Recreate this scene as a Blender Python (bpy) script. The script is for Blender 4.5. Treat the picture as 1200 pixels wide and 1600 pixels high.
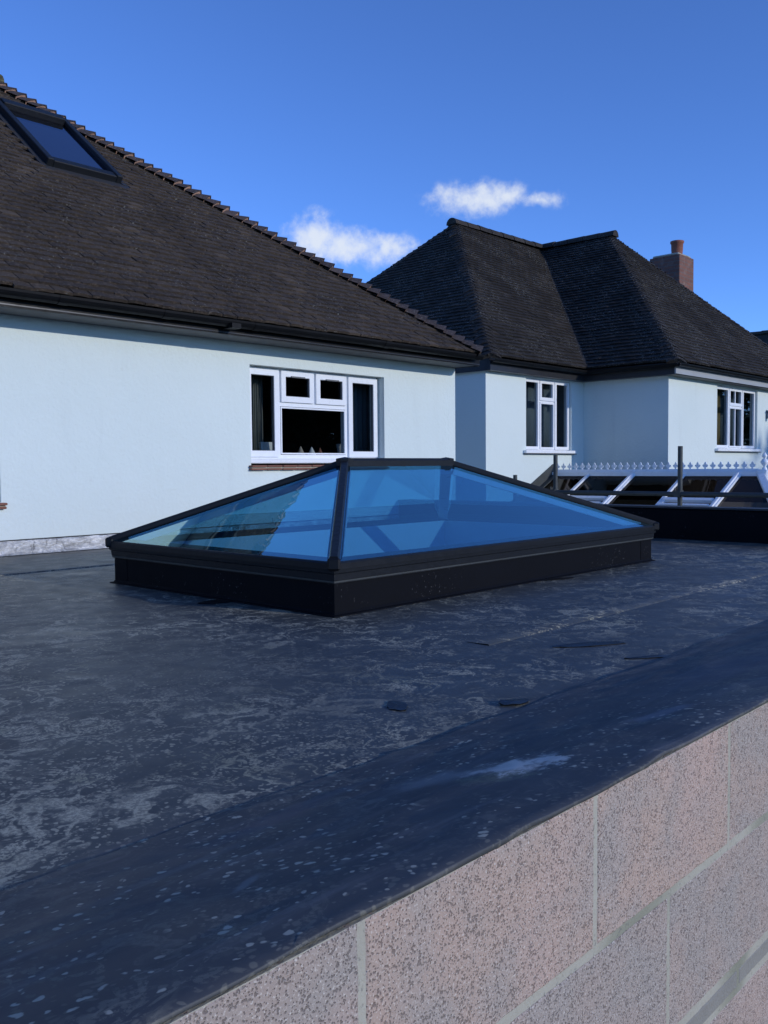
import bpy, bmesh, math, random
from mathutils import Vector, Matrix, noise
random.seed(7)
for o in list(bpy.data.objects): bpy.data.objects.remove(o)
S = bpy.context.scene
COL = S.collection
R = math.radians

# ------------------------------------------------------------------ camera
# world axes: X runs along the house wall (to the right and away), Y towards the house, Z up; flat roof at z = 0
F_PX = 1397.3
yaw, pitch, roll = R(43.063), R(-2.897), R(-0.508)
fw = Vector((math.cos(yaw)*math.cos(pitch), math.sin(yaw)*math.cos(pitch), math.sin(pitch)))
rt = fw.cross(Vector((0, 0, 1))).normalized(); up = rt.cross(fw)
rt2 = rt*math.cos(roll) + up*math.sin(roll); up2 = -rt*math.sin(roll) + up*math.cos(roll)
cd = bpy.data.cameras.new('camera'); cam = bpy.data.objects.new('camera', cd); COL.objects.link(cam)
m = Matrix((rt2, up2, -fw)).transposed().to_4x4(); m.translation = Vector((0, 0, 0.55))
CAMP = Vector((0, 0, 0.55))
cam.matrix_world = m
cd.sensor_fit = 'VERTICAL'; cd.sensor_height = 24.0; cd.sensor_width = 18.0; cd.lens = 24.0*F_PX/1600.0
cd.clip_start = 0.02; cd.clip_end = 3000
S.camera = cam

def pix(p):
    q = Vector(p) - CAMP; k = q.dot(fw)
    return 600 + F_PX*q.dot(rt2)/k, 800 - F_PX*q.dot(up2)/k, k

def pray(x, y):
    return (rt2*((x-600)/F_PX) - up2*((y-800)/F_PX) + fw).normalized()

# ------------------------------------------------------------------ world, sun, exposure
SUN_EL, SUN_AZ = R(14.0), math.atan2(0.25, -1.0)       # azimuth clockwise from +Y
SKY_STRENGTH = 0.15
W = bpy.data.worlds.new('World'); S.world = W; W.use_nodes = True
wt = W.node_tree; wn = wt.nodes; wl = wt.links; wn.clear()
def wnode(t, **k):
    n = wn.new(t)
    for a, b in k.items(): setattr(n, a, b)
    return n
wout = wnode('ShaderNodeOutputWorld'); wbg = wnode('ShaderNodeBackground')
wbg.inputs['Strength'].default_value = SKY_STRENGTH
sky = wnode('ShaderNodeTexSky'); sky.sky_type = 'NISHITA'; sky.sun_disc = False
sky.sun_elevation = SUN_EL; sky.sun_rotation = SUN_AZ
sky.altitude = 50; sky.air_density = 0.65; sky.dust_density = 0.0; sky.ozone_density = 4.0
wtc = wnode('ShaderNodeTexCoord')
def wmath(op, a, b=None, c=None):
    n = wnode('ShaderNodeMath', operation=op)
    for i, v in enumerate((a, b, c)):
        if v is None: continue
        if isinstance(v, (int, float)): n.inputs[i].default_value = v
        else: wl.new(v, n.inputs[i])
    return n.outputs[0]
def wdot(vec):
    n = wnode('ShaderNodeVectorMath', operation='DOT_PRODUCT')
    wl.new(wtc.outputs['Generated'], n.inputs[0]); n.inputs[1].default_value = vec
    return n.outputs['Value']
# small fair-weather clouds: soft ellipses on the sky dome broken up by noise
def cloud_blob(px, py, rx, ry, dens):
    c = pray(px, py); e1 = c.cross(Vector((0, 0, 1))).normalized(); e2 = e1.cross(c)
    dc = wmath('MAXIMUM', wdot(c), 0.05)
    x = wmath('DIVIDE', wdot(e1), wmath('MULTIPLY', dc, rx/F_PX))
    y = wmath('DIVIDE', wdot(e2), wmath('MULTIPLY', dc, ry/F_PX))
    d = wmath('SQRT', wmath('ADD', wmath('MULTIPLY', x, x), wmath('MULTIPLY', y, y)))
    return wmath('MULTIPLY', wmath('MAXIMUM', wmath('SUBTRACT', 1.0, d), -1.0), dens)
blobs = [(488, 366, 62, 48, 1.0), (545, 388, 92, 40, 0.9), (612, 388, 66, 30, .62), (735, 314, 78, 36, .95),
         (790, 305, 40, 24, .8), (848, 312, 46, 15, .42)]
acc = None
for b in blobs:
    v = cloud_blob(*b); acc = v if acc is None else wmath('MAXIMUM', acc, v)
cn = wnode('ShaderNodeTexNoise'); wl.new(wtc.outputs['Generated'], cn.inputs['Vector'])
cn.inputs['Scale'].default_value = 26; cn.inputs['Detail'].default_value = 7; cn.inputs['Roughness'].default_value = .62
cn2 = wnode('ShaderNodeTexNoise'); wl.new(wtc.outputs['Generated'], cn2.inputs['Vector'])
cn2.inputs['Scale'].default_value = 75; cn2.inputs['Detail'].default_value = 5
mix = wmath('ADD', wmath('MULTIPLY', acc, 0.85), wmath('ADD', wmath('MULTIPLY', wmath('SUBTRACT', cn.outputs['Fac'], .5), 1.5), wmath('MULTIPLY', wmath('SUBTRACT', cn2.outputs['Fac'], .5), .45)))
mr = wnode('ShaderNodeMapRange', interpolation_type='SMOOTHSTEP'); wl.new(mix, mr.inputs['Value'])
mr.inputs['From Min'].default_value = .05; mr.inputs['From Max'].default_value = .75
gate = wnode('ShaderNodeMapRange', interpolation_type='SMOOTHSTEP'); wl.new(acc, gate.inputs['Value'])
gate.inputs['From Min'].default_value = -.15; gate.inputs['From Max'].default_value = .22
cfac = wmath('MULTIPLY', wmath('MULTIPLY', mr.outputs[0], gate.outputs[0]), .9)
cmix = wnode('ShaderNodeMix', data_type='RGBA'); wl.new(cfac, cmix.inputs['Factor'])
# clear polar-blue air: the photograph's sky is deeper blue than the default atmosphere
stint = wnode('ShaderNodeMix', data_type='RGBA', blend_type='MULTIPLY'); stint.inputs['Factor'].default_value = 1
wl.new(sky.outputs['Color'], stint.inputs['A']); stint.inputs['B'].default_value = (1.08, 1.28, 1.74, 1)
wl.new(stint.outputs['Result'], cmix.inputs['A']); cmix.inputs['B'].default_value = (5.2, 5.6, 6.2, 1)
wl.new(cmix.outputs['Result'], wbg.inputs['Color']); wl.new(wbg.outputs[0], wout.inputs['Surface'])

sd = bpy.data.lights.new('sun', 'SUN'); so = bpy.data.objects.new('sun', sd); COL.objects.link(so)
sd.energy = 2.2; sd.angle = R(0.53); sd.color = (1.0, .965, .92)
to_sun = Vector((math.sin(SUN_AZ)*math.cos(SUN_EL), math.cos(SUN_AZ)*math.cos(SUN_EL), math.sin(SUN_EL)))
so.rotation_euler = (-to_sun).to_track_quat('-Z', 'Y').to_euler(); so.location = to_sun*60
S.view_settings.view_transform = 'Standard'; S.view_settings.look = 'None'
S.view_settings.gamma = 1.0; S.view_settings.use_curve_mapping = False
S.view_settings.exposure = 0.0
S.render.engine = 'CYCLES'
S.cycles.max_bounces = 8; S.cycles.transparent_max_bounces = 12

# ------------------------------------------------------------------ material helpers
class NT:
    def __init__(s, name):
        s.m = bpy.data.materials.new(name); s.m.use_nodes = True
        s.t = s.m.node_tree; s.n = s.t.nodes; s.l = s.t.links; s.n.clear()
        s.out = s.n.new('ShaderNodeOutputMaterial')
    def node(s, t, **k):
        n = s.n.new(t)
        for a, b in k.items(): setattr(n, a, b)
        return n
    def put(s, sock, v):
        if v is None: return
        if isinstance(v, bpy.types.NodeSocket): s.l.new(v, sock)
        elif isinstance(v, (tuple, list)) and len(v) == 3 and sock.type == 'RGBA': sock.default_value = (*v, 1)
        else: sock.default_value = v
    def math(s, op, a, b=None, c=None, clamp=False):
        n = s.node('ShaderNodeMath', operation=op); n.use_clamp = clamp
        for i, v in enumerate((a, b, c)): s.put(n.inputs[i], v)
        return n.outputs[0]
    def coord(s, kind='Object', scale=(1, 1, 1), loc=(0, 0, 0), rot=(0, 0, 0)):
        c = s.node('ShaderNodeTexCoord'); mp = s.node('ShaderNodeMapping')
        s.l.new(c.outputs[kind], mp.inputs['Vector'])
        mp.inputs['Scale'].default_value = scale; mp.inputs['Location'].default_value = loc; mp.inputs['Rotation'].default_value = rot
        return mp.outputs[0]
    def geo(s, scale=(1, 1, 1), loc=(0, 0, 0), rot=(0, 0, 0)):
        c = s.node('ShaderNodeNewGeometry'); mp = s.node('ShaderNodeMapping')
        s.l.new(c.outputs['Position'], mp.inputs['Vector'])
        mp.inputs['Scale'].default_value = scale; mp.inputs['Location'].default_value = loc; mp.inputs['Rotation'].default_value = rot
        return mp.outputs[0]
    def noise(s, vec, scale, detail=4, rough=.55, dist=0.0):
        n = s.node('ShaderNodeTexNoise'); s.put(n.inputs['Vector'], vec)
        n.inputs['Scale'].default_value = scale; n.inputs['Detail'].default_value = detail
        n.inputs['Roughness'].default_value = rough; n.inputs['Distortion'].default_value = dist
        return n.outputs['Fac']
    def voro(s, vec, scale, feature='F1', rnd=1.0, out='Distance'):
        n = s.node('ShaderNodeTexVoronoi', feature=feature); s.put(n.inputs['Vector'], vec)
        n.inputs['Scale'].default_value = scale; n.inputs['Randomness'].default_value = rnd
        return n.outputs[out]
    def ramp(s, v, lo, hi, a=0.0, b=1.0, smooth=True):
        n = s.node('ShaderNodeMapRange'); n.interpolation_type = 'SMOOTHSTEP' if smooth else 'LINEAR'
        s.put(n.inputs['Value'], v); n.inputs['From Min'].default_value = lo; n.inputs['From Max'].default_value = hi
        n.inputs['To Min'].default_value = a; n.inputs['To Max'].default_value = b
        return n.outputs[0]
    def mix(s, f, a, b, blend='MIX'):
        n = s.node('ShaderNodeMix', data_type='RGBA', blend_type=blend)
        s.put(n.inputs['Factor'], f); s.put(n.inputs['A'], a); s.put(n.inputs['B'], b)
        return n.outputs['Result']
    def bump(s, h, strength=.3, dist=.01):
        n = s.node('ShaderNodeBump'); s.put(n.inputs['Height'], h)
        n.inputs['Strength'].default_value = strength; n.inputs['Distance'].default_value = dist
        return n.outputs[0]
    def pbr(s, col, rough=.6, metal=0.0, normal=None, spec=None):
        p = s.node('ShaderNodeBsdfPrincipled')
        s.put(p.inputs['Base Color'], col); s.put(p.inputs['Roughness'], rough); s.put(p.inputs['Metallic'], metal)
        if normal is not None: s.put(p.inputs['Normal'], normal)
        if spec is not None: s.put(p.inputs['Specular IOR Level'], spec)
        s.l.new(p.outputs[0], s.out.inputs['Surface']); return p

def simple(name, col, rough=.5, metal=0, var=.12, scale=6, bump=0, bscale=60, spec=None):
    t = NT(name); v = t.geo()
    n = t.noise(v, scale, 5)
    c = t.mix(n, tuple(x*(1-var) for x in col), tuple(min(1, x*(1+var)) for x in col))
    nr = t.bump(t.noise(v, bscale, 3), bump, .004) if bump else None
    r = t.ramp(t.noise(v, scale*2.3, 3), .3, .7, max(.02, rough-.07), min(1, rough+.07))
    t.pbr(c, r, metal, nr, spec); return t.m

M = {}
EDGE = .602
def mat_render():
    t = NT('white_render'); v = t.geo()
    big = t.noise(v, .7, 4); streak = t.noise(t.geo(scale=(3, 3, .35)), 1.6, 5, .6)
    fine = t.noise(v, 40, 3)
    c = t.mix(t.ramp(big, .3, .7), (.635, .71, .675), (.67, .74, .705))
    c = t.mix(t.ramp(streak, .55, .8, 0, .35), c, (.55, .61, .585))
    c = t.mix(t.ramp(t.noise(v, 5, 5, .65), .66, .78, 0, .3), c, (.48, .51, .47))
    h = t.math('ADD', t.math('MULTIPLY', fine, .7), t.noise(v, 6, 5, .6))
    t.pbr(c, .85, 0, t.bump(h, .4, .012)); return t.m
M['render'] = mat_render()

def mat_tile(name, dark, light, lichen, lich_amt):
    t = NT(name); v = t.geo()
    at = t.node('ShaderNodeAttribute'); at.attribute_name = 'rnd'
    oi = t.node('ShaderNodeObjectInfo')
    rnd = t.math('FRACT', t.math('ADD', at.outputs['Fac'], oi.outputs['Random']))
    c = t.mix(t.ramp(rnd, 0, 1, 0, 1, False), dark, light)
    patch = t.noise(v, 1.1, 4)
    c = t.mix(t.ramp(patch, .42, .68, 0, .55), c, tuple(x*.55 for x in dark))
    c = t.mix(t.ramp(t.noise(v, 42, 4, .75), .50, .68, 0, .75), c, tuple(x*1.9 for x in light))
    c = t.mix(t.ramp(t.noise(v, 60, 3, .7), .58, .72, 0, .55), c, tuple(x*.4 for x in dark))
    lm = t.math('MULTIPLY', t.ramp(t.noise(v, 52, 3, .6), .63 - lich_amt, .71 - lich_amt), t.ramp(t.noise(v, 1.9, 3), .42, .58))
    c = t.mix(t.math('MULTIPLY', lm, .85), c, lichen)
    odd = t.ramp(rnd, .955, .975, 0, .45)
    c = t.mix(odd, c, tuple(x*1.7 for x in light))
    t.pbr(c, .86, 0, t.bump(t.noise(v, 90, 4, .7), .7, .006), .25); return t.m
M['tile'] = mat_tile('brown_clay_tile', (.040, .031, .0245), (.070, .053, .039), (.24, .235, .21), .02)
M['tile_dark'] = mat_tile('dark_clay_tile', (.021, .0185, .016), (.037, .031, .026), (.26, .26, .24), .055)
M['bonnet'] = mat_tile('bonnet_clay', (.050, .040, .038), (.085, .064, .056), (.26, .25, .22), .03)
M['bonnet_mortar'] = simple('bedding_mortar', (.42, .255, .18), .9, var=.4, scale=25, bump=.6)
M['bonnet_dark'] = mat_tile('dark_bonnet_clay', (.027, .024, .021), (.046, .039, .033), (.22, .22, .20), .04)
M['moss'] = mat_tile('mossy_ridge_clay', (.060, .055, .030), (.11, .10, .05), (.16, .17, .08), .2)

def mat_membrane():
    t = NT('rubber_membrane'); P = t.geo(); 
    sx = t.node('ShaderNodeSeparateXYZ'); t.l.new(P, sx.inputs[0]); X, Y = sx.outputs[0], sx.outputs[1]
    band = t.ramp(t.math('ADD', Y, t.math('MULTIPLY', t.math('SUBTRACT', t.noise(P, 3, 3), .5), .10)), 1.10, 1.20)     # 0 on the edge band, 1 on the main sheet
    base = t.mix(t.noise(P, 1.3, 5), (.048, .054, .055), (.078, .086, .082))
    base = t.mix(t.ramp(t.noise(P, 7, 4, .6), .4, .7, 0, .6), base, (.037, .041, .042))
    base = t.mix(t.math('SUBTRACT', 1.0, band), base, t.mix(t.noise(t.geo(scale=(1, 4, 1)), 3.5, 5), (.042, .045, .050), (.088, .092, .094)))
    # dried swirls of soap and dust
    wv = t.noise(P, 2.2, 2)
    wvec = t.node('ShaderNodeVectorMath', operation='ADD'); t.l.new(P, wvec.inputs[0])
    wn_ = t.node('ShaderNodeTexNoise'); t.put(wn_.inputs['Vector'], P); wn_.inputs['Scale'].default_value = 5.5; wn_.inputs['Detail'].default_value = 3
    sc = t.node('ShaderNodeVectorMath', operation='SCALE'); t.l.new(wn_.outputs['Color'], sc.inputs[0]); sc.inputs['Scale'].default_value = .34
    t.l.new(sc.outputs[0], wvec.inputs[1]); WP = wvec.outputs[0]
    r0 = t.math('ABSOLUTE', t.math('SUBTRACT', t.noise(WP, 2.7, 2, .5, 1.4), .5))
    sw0 = t.math('MULTIPLY', t.ramp(t.math('ADD', r0, t.math('MULTIPLY', t.math('SUBTRACT', t.noise(P, 30, 3, .6), .5), .03)), .010, .022, 1, 0), t.ramp(t.noise(P, 3.6, 2), .46, .54))
    r1 = t.math('ABSOLUTE', t.math('SUBTRACT', t.noise(WP, 5.2, 3, .5, .8), .5))
    sw = t.ramp(r1, .016, .030, 1, 0)
    sw = t.math('MULTIPLY', sw, t.ramp(t.noise(P, 4.2, 3), .42, .56))
    r2 = t.math('ABSOLUTE', t.math('SUBTRACT', t.noise(WP, 11, 2, .5, 1.2), .48))
    sw2 = t.math('MULTIPLY', t.ramp(r2, .018, .034, 1, 0), t.ramp(t.noise(P, 7.1, 3), .46, .58))
    grit = t.ramp(t.noise(P, 130, 4, .75), .45, .56)
    marks = t.math('MULTIPLY', t.math('MAXIMUM', sw, t.math('MULTIPLY', sw2, .8)), t.ramp(grit, 0, 1, .08, 1.0))
    bl = t.math('MULTIPLY', t.ramp(t.noise(WP, 13, 5, .65), .52, .62), t.ramp(t.noise(P, 70, 3, .6), .44, .54))
    bl = t.math('MULTIPLY', bl, t.ramp(t.noise(P, 2.3, 3, .6), .40, .60, .08, 1))
    marks = t.math('MAXIMUM', t.math('MAXIMUM', marks, t.math('MULTIPLY', sw0, t.ramp(grit, 0, 1, .45, 1))), t.math('MULTIPLY', bl, .64))
    # dots left by drying drops, thick near the front left corner
    dn_ = t.node('ShaderNodeTexNoise'); t.put(dn_.inputs['Vector'], P); dn_.inputs['Scale'].default_value = 38; dn_.inputs['Detail'].default_value = 3
    ds_ = t.node('ShaderNodeVectorMath', operation='SCALE'); t.l.new(dn_.outputs['Color'], ds_.inputs[0]); ds_.inputs['Scale'].default_value = .022
    da_ = t.node('ShaderNodeVectorMath', operation='ADD'); t.l.new(t.geo(scale=(1, 1.0, 0)), da_.inputs[0]); t.l.new(ds_.outputs[0], da_.inputs[1]); pv = da_.outputs[0]
    dsz = t.ramp(t.noise(P, 24, 2), .3, .7, -.10, .12)
    dots = t.ramp(t.math('ADD', t.voro(pv, 76, rnd=1), dsz), .22, .36, 1, 0)
    dots2 = t.math('MULTIPLY', t.ramp(t.math('ADD', t.voro(pv, 56, rnd=1), dsz), .13, .25, 1, 0), t.ramp(Y, EDGE+.004, EDGE+.03))
    near = t.math('MULTIPLY', t.ramp(X, 1.0, 1.9, 1, 0), t.ramp(Y, 1.4, 2.3, 1, 0))
    dm = t.math('MULTIPLY', t.math('MULTIPLY', dots, near), t.ramp(t.noise(P, 5, 4, .6), .38, .50))
    dm2 = t.math('MULTIPLY', t.math('MULTIPLY', dots2, t.ramp(X, 1.0, 2.2, 1, .15)), t.ramp(t.noise(P, 5.0, 3), .40, .50))
    bandmark = t.math('MULTIPLY', t.ramp(band, 0, 1, .30, 1), t.ramp(t.noise(P, 1.7, 3), .36, .56, .35, 1))
    tot = t.math('MAXIMUM', t.math('MULTIPLY', marks, bandmark), t.math('MULTIPLY', t.math('MAXIMUM', t.math('MULTIPLY', dm, t.ramp(band, 0, 1, .25, 1)), dm2), .8))
    mcol = t.mix(t.noise(P, 2.4, 3), (.40, .375, .27), (.56, .52, .38))
    mcol = t.mix(t.ramp(t.noise(P, 3.3, 3), .56, .66, 0, .5), mcol, (.22, .22, .13))
    c = t.mix(t.math('MULTIPLY', tot, .88), base, mcol)
    c = t.mix(t.math('MULTIPLY', t.math('MULTIPLY', dm2, t.math('SUBTRACT', 1.0, band)), .9), c, (.48, .44, .34))
    # long pale scuffs running along the edge band
    sc2 = t.math('MULTIPLY', t.ramp(t.noise(t.geo(scale=(1.2, 9, 1), rot=(0, 0, .12)), 2.6, 5, .65), .52, .72), t.math('SUBTRACT', 1.0, band))
    c = t.mix(t.math('MULTIPLY', sc2, .75), c, (.15, .145, .14))
    # spilt chalk patch, lichen patch and smears on the band
    def ell(cx, cy, a, b, ang, soft, nz, ns):
        dx = t.math('SUBTRACT', X, cx); dy = t.math('SUBTRACT', Y, cy)
        ca, sa = math.cos(ang), math.sin(ang)
        x2 = t.math('DIVIDE', t.math('ADD', t.math('MULTIPLY', dx, ca), t.math('MULTIPLY', dy, sa)), a)
        y2 = t.math('DIVIDE', t.math('SUBTRACT', t.math('MULTIPLY', dy, ca), t.math('MULTIPLY', dx, sa)), b)
        d = t.math('SQRT', t.math('ADD', t.math('MULTIPLY', x2, x2), t.math('MULTIPLY', y2, y2)))
        d = t.math('ADD', d, t.math('MULTIPLY', t.math('SUBTRACT', t.noise(P, ns, 5, .65), .5), nz))
        return t.ramp(d, 1-soft, 1, 1, 0)
    e = ell(1.15, .80, .085, .075, -.75, .9, 3.2, 30); c = t.mix(t.math('MULTIPLY', e, .85), c, (.74, .69, .60))
    e = ell(1.19, .755, .035, .04, -.75, .6, 3.5, 36); c = t.mix(t.math('MULTIPLY', e, .8), c, (.66, .62, .55))
    e = ell(2.1, .85, .5, .12, .05, .9, 1.6, 5); c = t.mix(t.math('MULTIPLY', e, .45), c, (.105, .105, .125))
    e = ell(.62, .80, .05, .012, .5, .6, 1.6, 20); c = t.mix(t.math('MULTIPLY', e, .7), c, (.20, .21, .20))
    e = ell(1.09, .885, .12, .07, -.75, .9, 1.6, 14); c = t.mix(t.math('MULTIPLY', e, .6), c, (.26, .26, .25))
    e = ell(1.55, .74, .11, .035, -.3, .7, 1.5, 18); c = t.mix(t.math('MULTIPLY', e, .4), c, (.22, .24, .28))
    e = ell(1.085, .785, .035, .075, .55, .35, 1.2, 30)
    c = t.mix(t.math('MULTIPLY', t.math('MULTIPLY', e, t.ramp(t.noise(P, 150, 3, .7), .4, .6)), .8), c, (.13, .15, .10))
    e = ell(.84, 1.02, .20, .035, .12, .6, 1.2, 9); c = t.mix(t.math('MULTIPLY', e, .45), c, (.11, .10, .115))
    # colour turns warmer and paler towards the house wall
    warm_by_wall = t.math('MULTIPLY', t.ramp(Y, 4.3, 5.6), t.ramp(t.noise(P, 2, 5, .6), .3, .7, .2, 1))
    c = t.mix(t.math('MULTIPLY', warm_by_wall, .55), c, (.15, .135, .12))
    wet = t.math('MULTIPLY', t.ramp(t.noise(P, 1.1, 4, .6), .55, .68), band)
    rough = t.math('ADD', t.math('ADD', t.ramp(t.noise(P, 9, 4), .3, .7, .44, .56), t.math('MULTIPLY', t.math('SUBTRACT', 1.0, band), .07)), t.math('MULTIPLY', tot, .22))
    rough = t.math('SUBTRACT', rough, t.math('MULTIPLY', wet, .10))
    h = t.math('ADD', t.math('MULTIPLY', t.noise(P, 130, 3), .15), t.math('ADD', t.noise(P, 9, 4), t.math('MULTIPLY', tot, .12)))
    t.pbr(c, rough, 0, t.bump(h, .10, .01), t.ramp(band, 0, 1, .26, .42)); return t.m
M['membrane'] = mat_membrane()

def mat_upstand():
    t = NT('upstand_rubber'); P = t.geo()
    c = t.mix(t.noise(P, 3, 4), (.003, .0035, .005), (.006, .007, .010))
    sp = t.math('MULTIPLY', t.ramp(t.noise(P, 70, 4, .75), .62, .70), t.ramp(t.noise(P, 3.2, 2), .52, .62))
    st = t.math('MULTIPLY', t.ramp(t.noise(t.geo(scale=(1, 1, .3), rot=(.5, .5, .3)), 46, 4, .7), .66, .72), t.ramp(t.noise(P, 3.4, 2), .54, .66))
    c = t.mix(t.math('MULTIPLY', t.math('MAXIMUM', sp, st), .55), c, (.22, .22, .22))
    t.pbr(c, .7, 0, t.bump(t.noise(P, 11, 4), .25, .01), .08); return t.m
M['upstand'] = mat_upstand()
M['black_plastic'] = simple('black_plastic', (.005, .0055, .0065), .5, bump=.1, spec=.15)
M['grey_black'] = simple('charcoal_fascia', (.020, .021, .024), .35)
M['fascia_grey'] = simple('grey_fascia_paint', (.34, .36, .38), .6, scale=3)  # plain mid grey for the wing's front fascia
M['soffit'] = simple('grey_soffit', (.11, .118, .125), .7)
M['upvc'] = simple('white_upvc', (.80, .82, .84), .32, var=.03)
M['upvc_grey'] = simple('grey_seal', (.10, .105, .11), .6)
M['aluminium'] = simple('anthracite_aluminium', (.013, .015, .018), .42, var=.1, scale=20, spec=.18)
M['alu_dark'] = simple('black_aluminium', (.006, .0065, .008), .5, spec=.25)
M['sill_tile'] = simple('red_sill_tile', (.20, .085, .055), .8, var=.35, scale=14, bump=.4)
M['galv'] = simple('weathered_scaffold_steel', (.055, .062, .062), .6, .4, var=.3, scale=9, bump=.2)
M['terracotta'] = simple('terracotta', (.26, .095, .06), .85, var=.3, scale=9, bump=.3)
M['paint_dark'] = simple('dark_roof_lead', (.03, .031, .034), .55)
M['plaster'] = simple('plaster_lining', (.62, .64, .66), .8, var=.05)
M['floor_in'] = simple('pale_screed', (.34, .34, .33), .8)
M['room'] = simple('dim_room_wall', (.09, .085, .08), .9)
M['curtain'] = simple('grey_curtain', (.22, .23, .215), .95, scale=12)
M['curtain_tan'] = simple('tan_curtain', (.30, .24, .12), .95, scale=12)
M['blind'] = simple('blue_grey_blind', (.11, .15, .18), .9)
M['card'] = simple('white_card', (.75, .77, .74), .7, var=.03)
M['ornament'] = simple('stoneware', (.42, .36, .28), .5, var=.3, scale=40)
M['leaf_patch_dark'] = simple('dark_leaf_and_patch', (.008, .008, .009), .35, bump=.4)
M['grass'] = simple('lawn', (.045, .075, .028), .95, var=.5, scale=1.5, bump=.5)
M['lamp_metal'] = simple('grey_lamp_metal', (.16, .17, .18), .45, .6)
M['clear_lens'] = simple('frosted_lens', (.6, .6, .58), .3)

def mat_lead():
    t = NT('lead_flashing'); P = t.geo()
    v = t.geo(scale=(1, 1, 2.0))
    n = t.noise(v, 9, 6, .7, .6)
    c = t.mix(t.ramp(n, .3, .7), (.34, .34, .33), (.72, .72, .70))
    c = t.mix(t.ramp(t.noise(t.geo(scale=(1, 1, .25)), 26, 4, .7), .52, .66, 0, .6), c, (.09, .09, .09))
    t.pbr(c, t.ramp(n, .3, .7, .62, .36), .55, t.bump(t.noise(v, 14, 5, .65), .8, .03)); return t.m
M['lead'] = mat_lead()

def mat_block():
    t = NT('concrete_block'); P = t.coord('Object'); oi = t.node('ShaderNodeObjectInfo')
    off = t.node('ShaderNodeVectorMath', operation='ADD'); t.l.new(P, off.inputs[0])
    cx = t.node('ShaderNodeCombineXYZ'); t.l.new(t.math('MULTIPLY', oi.outputs['Random'], 37.0), cx.inputs[0]); t.l.new(cx.outputs[0], off.inputs[1])
    V = off.outputs[0]
    c = t.mix(oi.outputs['Random'], (.46, .335, .265), (.33, .285, .25))
    c = t.mix(t.ramp(t.noise(V, 7, 4, .6), .38, .66, 0, .7), c, (.34, .305, .27))
    c = t.mix(t.ramp(t.noise(V, 3.1, 3), .52, .70, 0, .6), c, (.52, .36, .29))
    g1 = t.noise(V, 300, 3, .65)
    c = t.mix(t.ramp(g1, .52, .70, 0, .8), c, (.68, .62, .54))
    pit = t.ramp(t.math('ADD', t.voro(V, 300), t.math('MULTIPLY', t.math('SUBTRACT', t.noise(V, 130, 3, .6), .5), 1.2)), .18, .42, 1, 0)
    pit2 = t.ramp(t.voro(V, 190), .07, .19, 1, 0)
    pm = t.math('MAXIMUM', t.math('MULTIPLY', pit, .80), pit2)
    c = t.mix(t.math('MULTIPLY', pm, .70), c, (.085, .07, .065))
    h = t.math('SUBTRACT', t.math('MULTIPLY', g1, .7), pm)
    t.pbr(c, .95, 0, t.bump(h, .7, .0025), .2); return t.m
M['block'] = mat_block()
def mat_mortar():
    t = NT('mortar'); P = t.geo()
    c = t.mix(t.noise(P, 9, 4), (.36, .335, .265), (.47, .44, .355))
    c = t.mix(t.ramp(t.noise(t.geo(loc=(3, 0, 0)), 2.0, 2), .55, .68, 0, .7), c, (.17, .18, .12))
    c = t.mix(t.ramp(t.noise(P, 160, 3), .6, .72, 0, .5), c, (.13, .13, .13))
    t.pbr(c, .95, 0, t.bump(t.noise(P, 120, 4, .7), .7, .003), .2); return t.m
M['mortar'] = mat_mortar()
M['slip'] = simple('grey_slip', (.25, .235, .20), .9, var=.15, scale=20, bump=.5, bscale=200)

def mat_chimney():
    t = NT('chimney_brick'); P = t.coord('Object')
    b = t.node('ShaderNodeTexBrick'); 
    mp = t.node('ShaderNodeMapping'); t.l.new(P, mp.inputs[0]); mp.inputs['Rotation'].default_value = (R(90), 0, 0)
    cx = t.node('ShaderNodeSeparateXYZ'); t.l.new(P, cx.inputs[0])
    cb = t.node('ShaderNodeCombineXYZ'); t.l.new(t.math('ADD', cx.outputs[0], cx.outputs[1]), cb.inputs[0]); t.l.new(cx.outputs[2], cb.inputs[1])
    t.l.new(cb.outputs[0], b.inputs['Vector']); b.inputs['Scale'].default_value = 1; b.inputs['Brick Width'].default_value = .225
    b.inputs['Row Height'].default_value = .075; b.inputs['Mortar Size'].default_value = .008
    b.inputs['Color1'].default_value = (.22, .095, .065, 1); b.inputs['Color2'].default_value = (.16, .075, .055, 1); b.inputs['Mortar'].default_value = (.15, .11, .095, 1)
    n = t.noise(P, 7, 5, .65)
    c = t.mix(t.ramp(n, .5, .72, 0, .6), b.outputs['Color'], (.27, .19, .15))
    c = t.mix(t.ramp(t.noise(P, 16, 4), .58, .72, 0, .7), c, (.06, .045, .04))
    t.pbr(c, .9, 0, t.bump(b.outputs['Fac'], .4, -.01)); return t.m
M['chimney'] = mat_chimney()

def mat_glass(name, tint, gloss, f0, wav=0.0, wscale=2.0, rough=0.0):
    t = NT(name)
    tr = t.node('ShaderNodeBsdfTransparent'); tr.inputs['Color'].default_value = (*tint, 1)
    gl = t.node('ShaderNodeBsdfGlossy'); gl.inputs['Color'].default_value = (*gloss, 1); gl.inputs['Roughness'].default_value = rough
    lw = t.node('ShaderNodeLayerWeight'); lw.inputs['Blend'].default_value = .5
    if wav:
        nb = t.bump(t.noise(t.geo(), wscale, 3), wav, .05); t.l.new(nb, gl.inputs['Normal'])
    fac = t.math('ADD', t.math('MULTIPLY', t.math('POWER', lw.outputs['Facing'], 5.0), 1.0-f0), f0, clamp=True)
    mx = t.node('ShaderNodeMixShader'); t.l.new(fac, mx.inputs[0]); t.l.new(tr.outputs[0], mx.inputs[1]); t.l.new(gl.outputs[0], mx.inputs[2])
    t.l.new(mx.outputs[0], t.out.inputs['Surface']); return t.m
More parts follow.
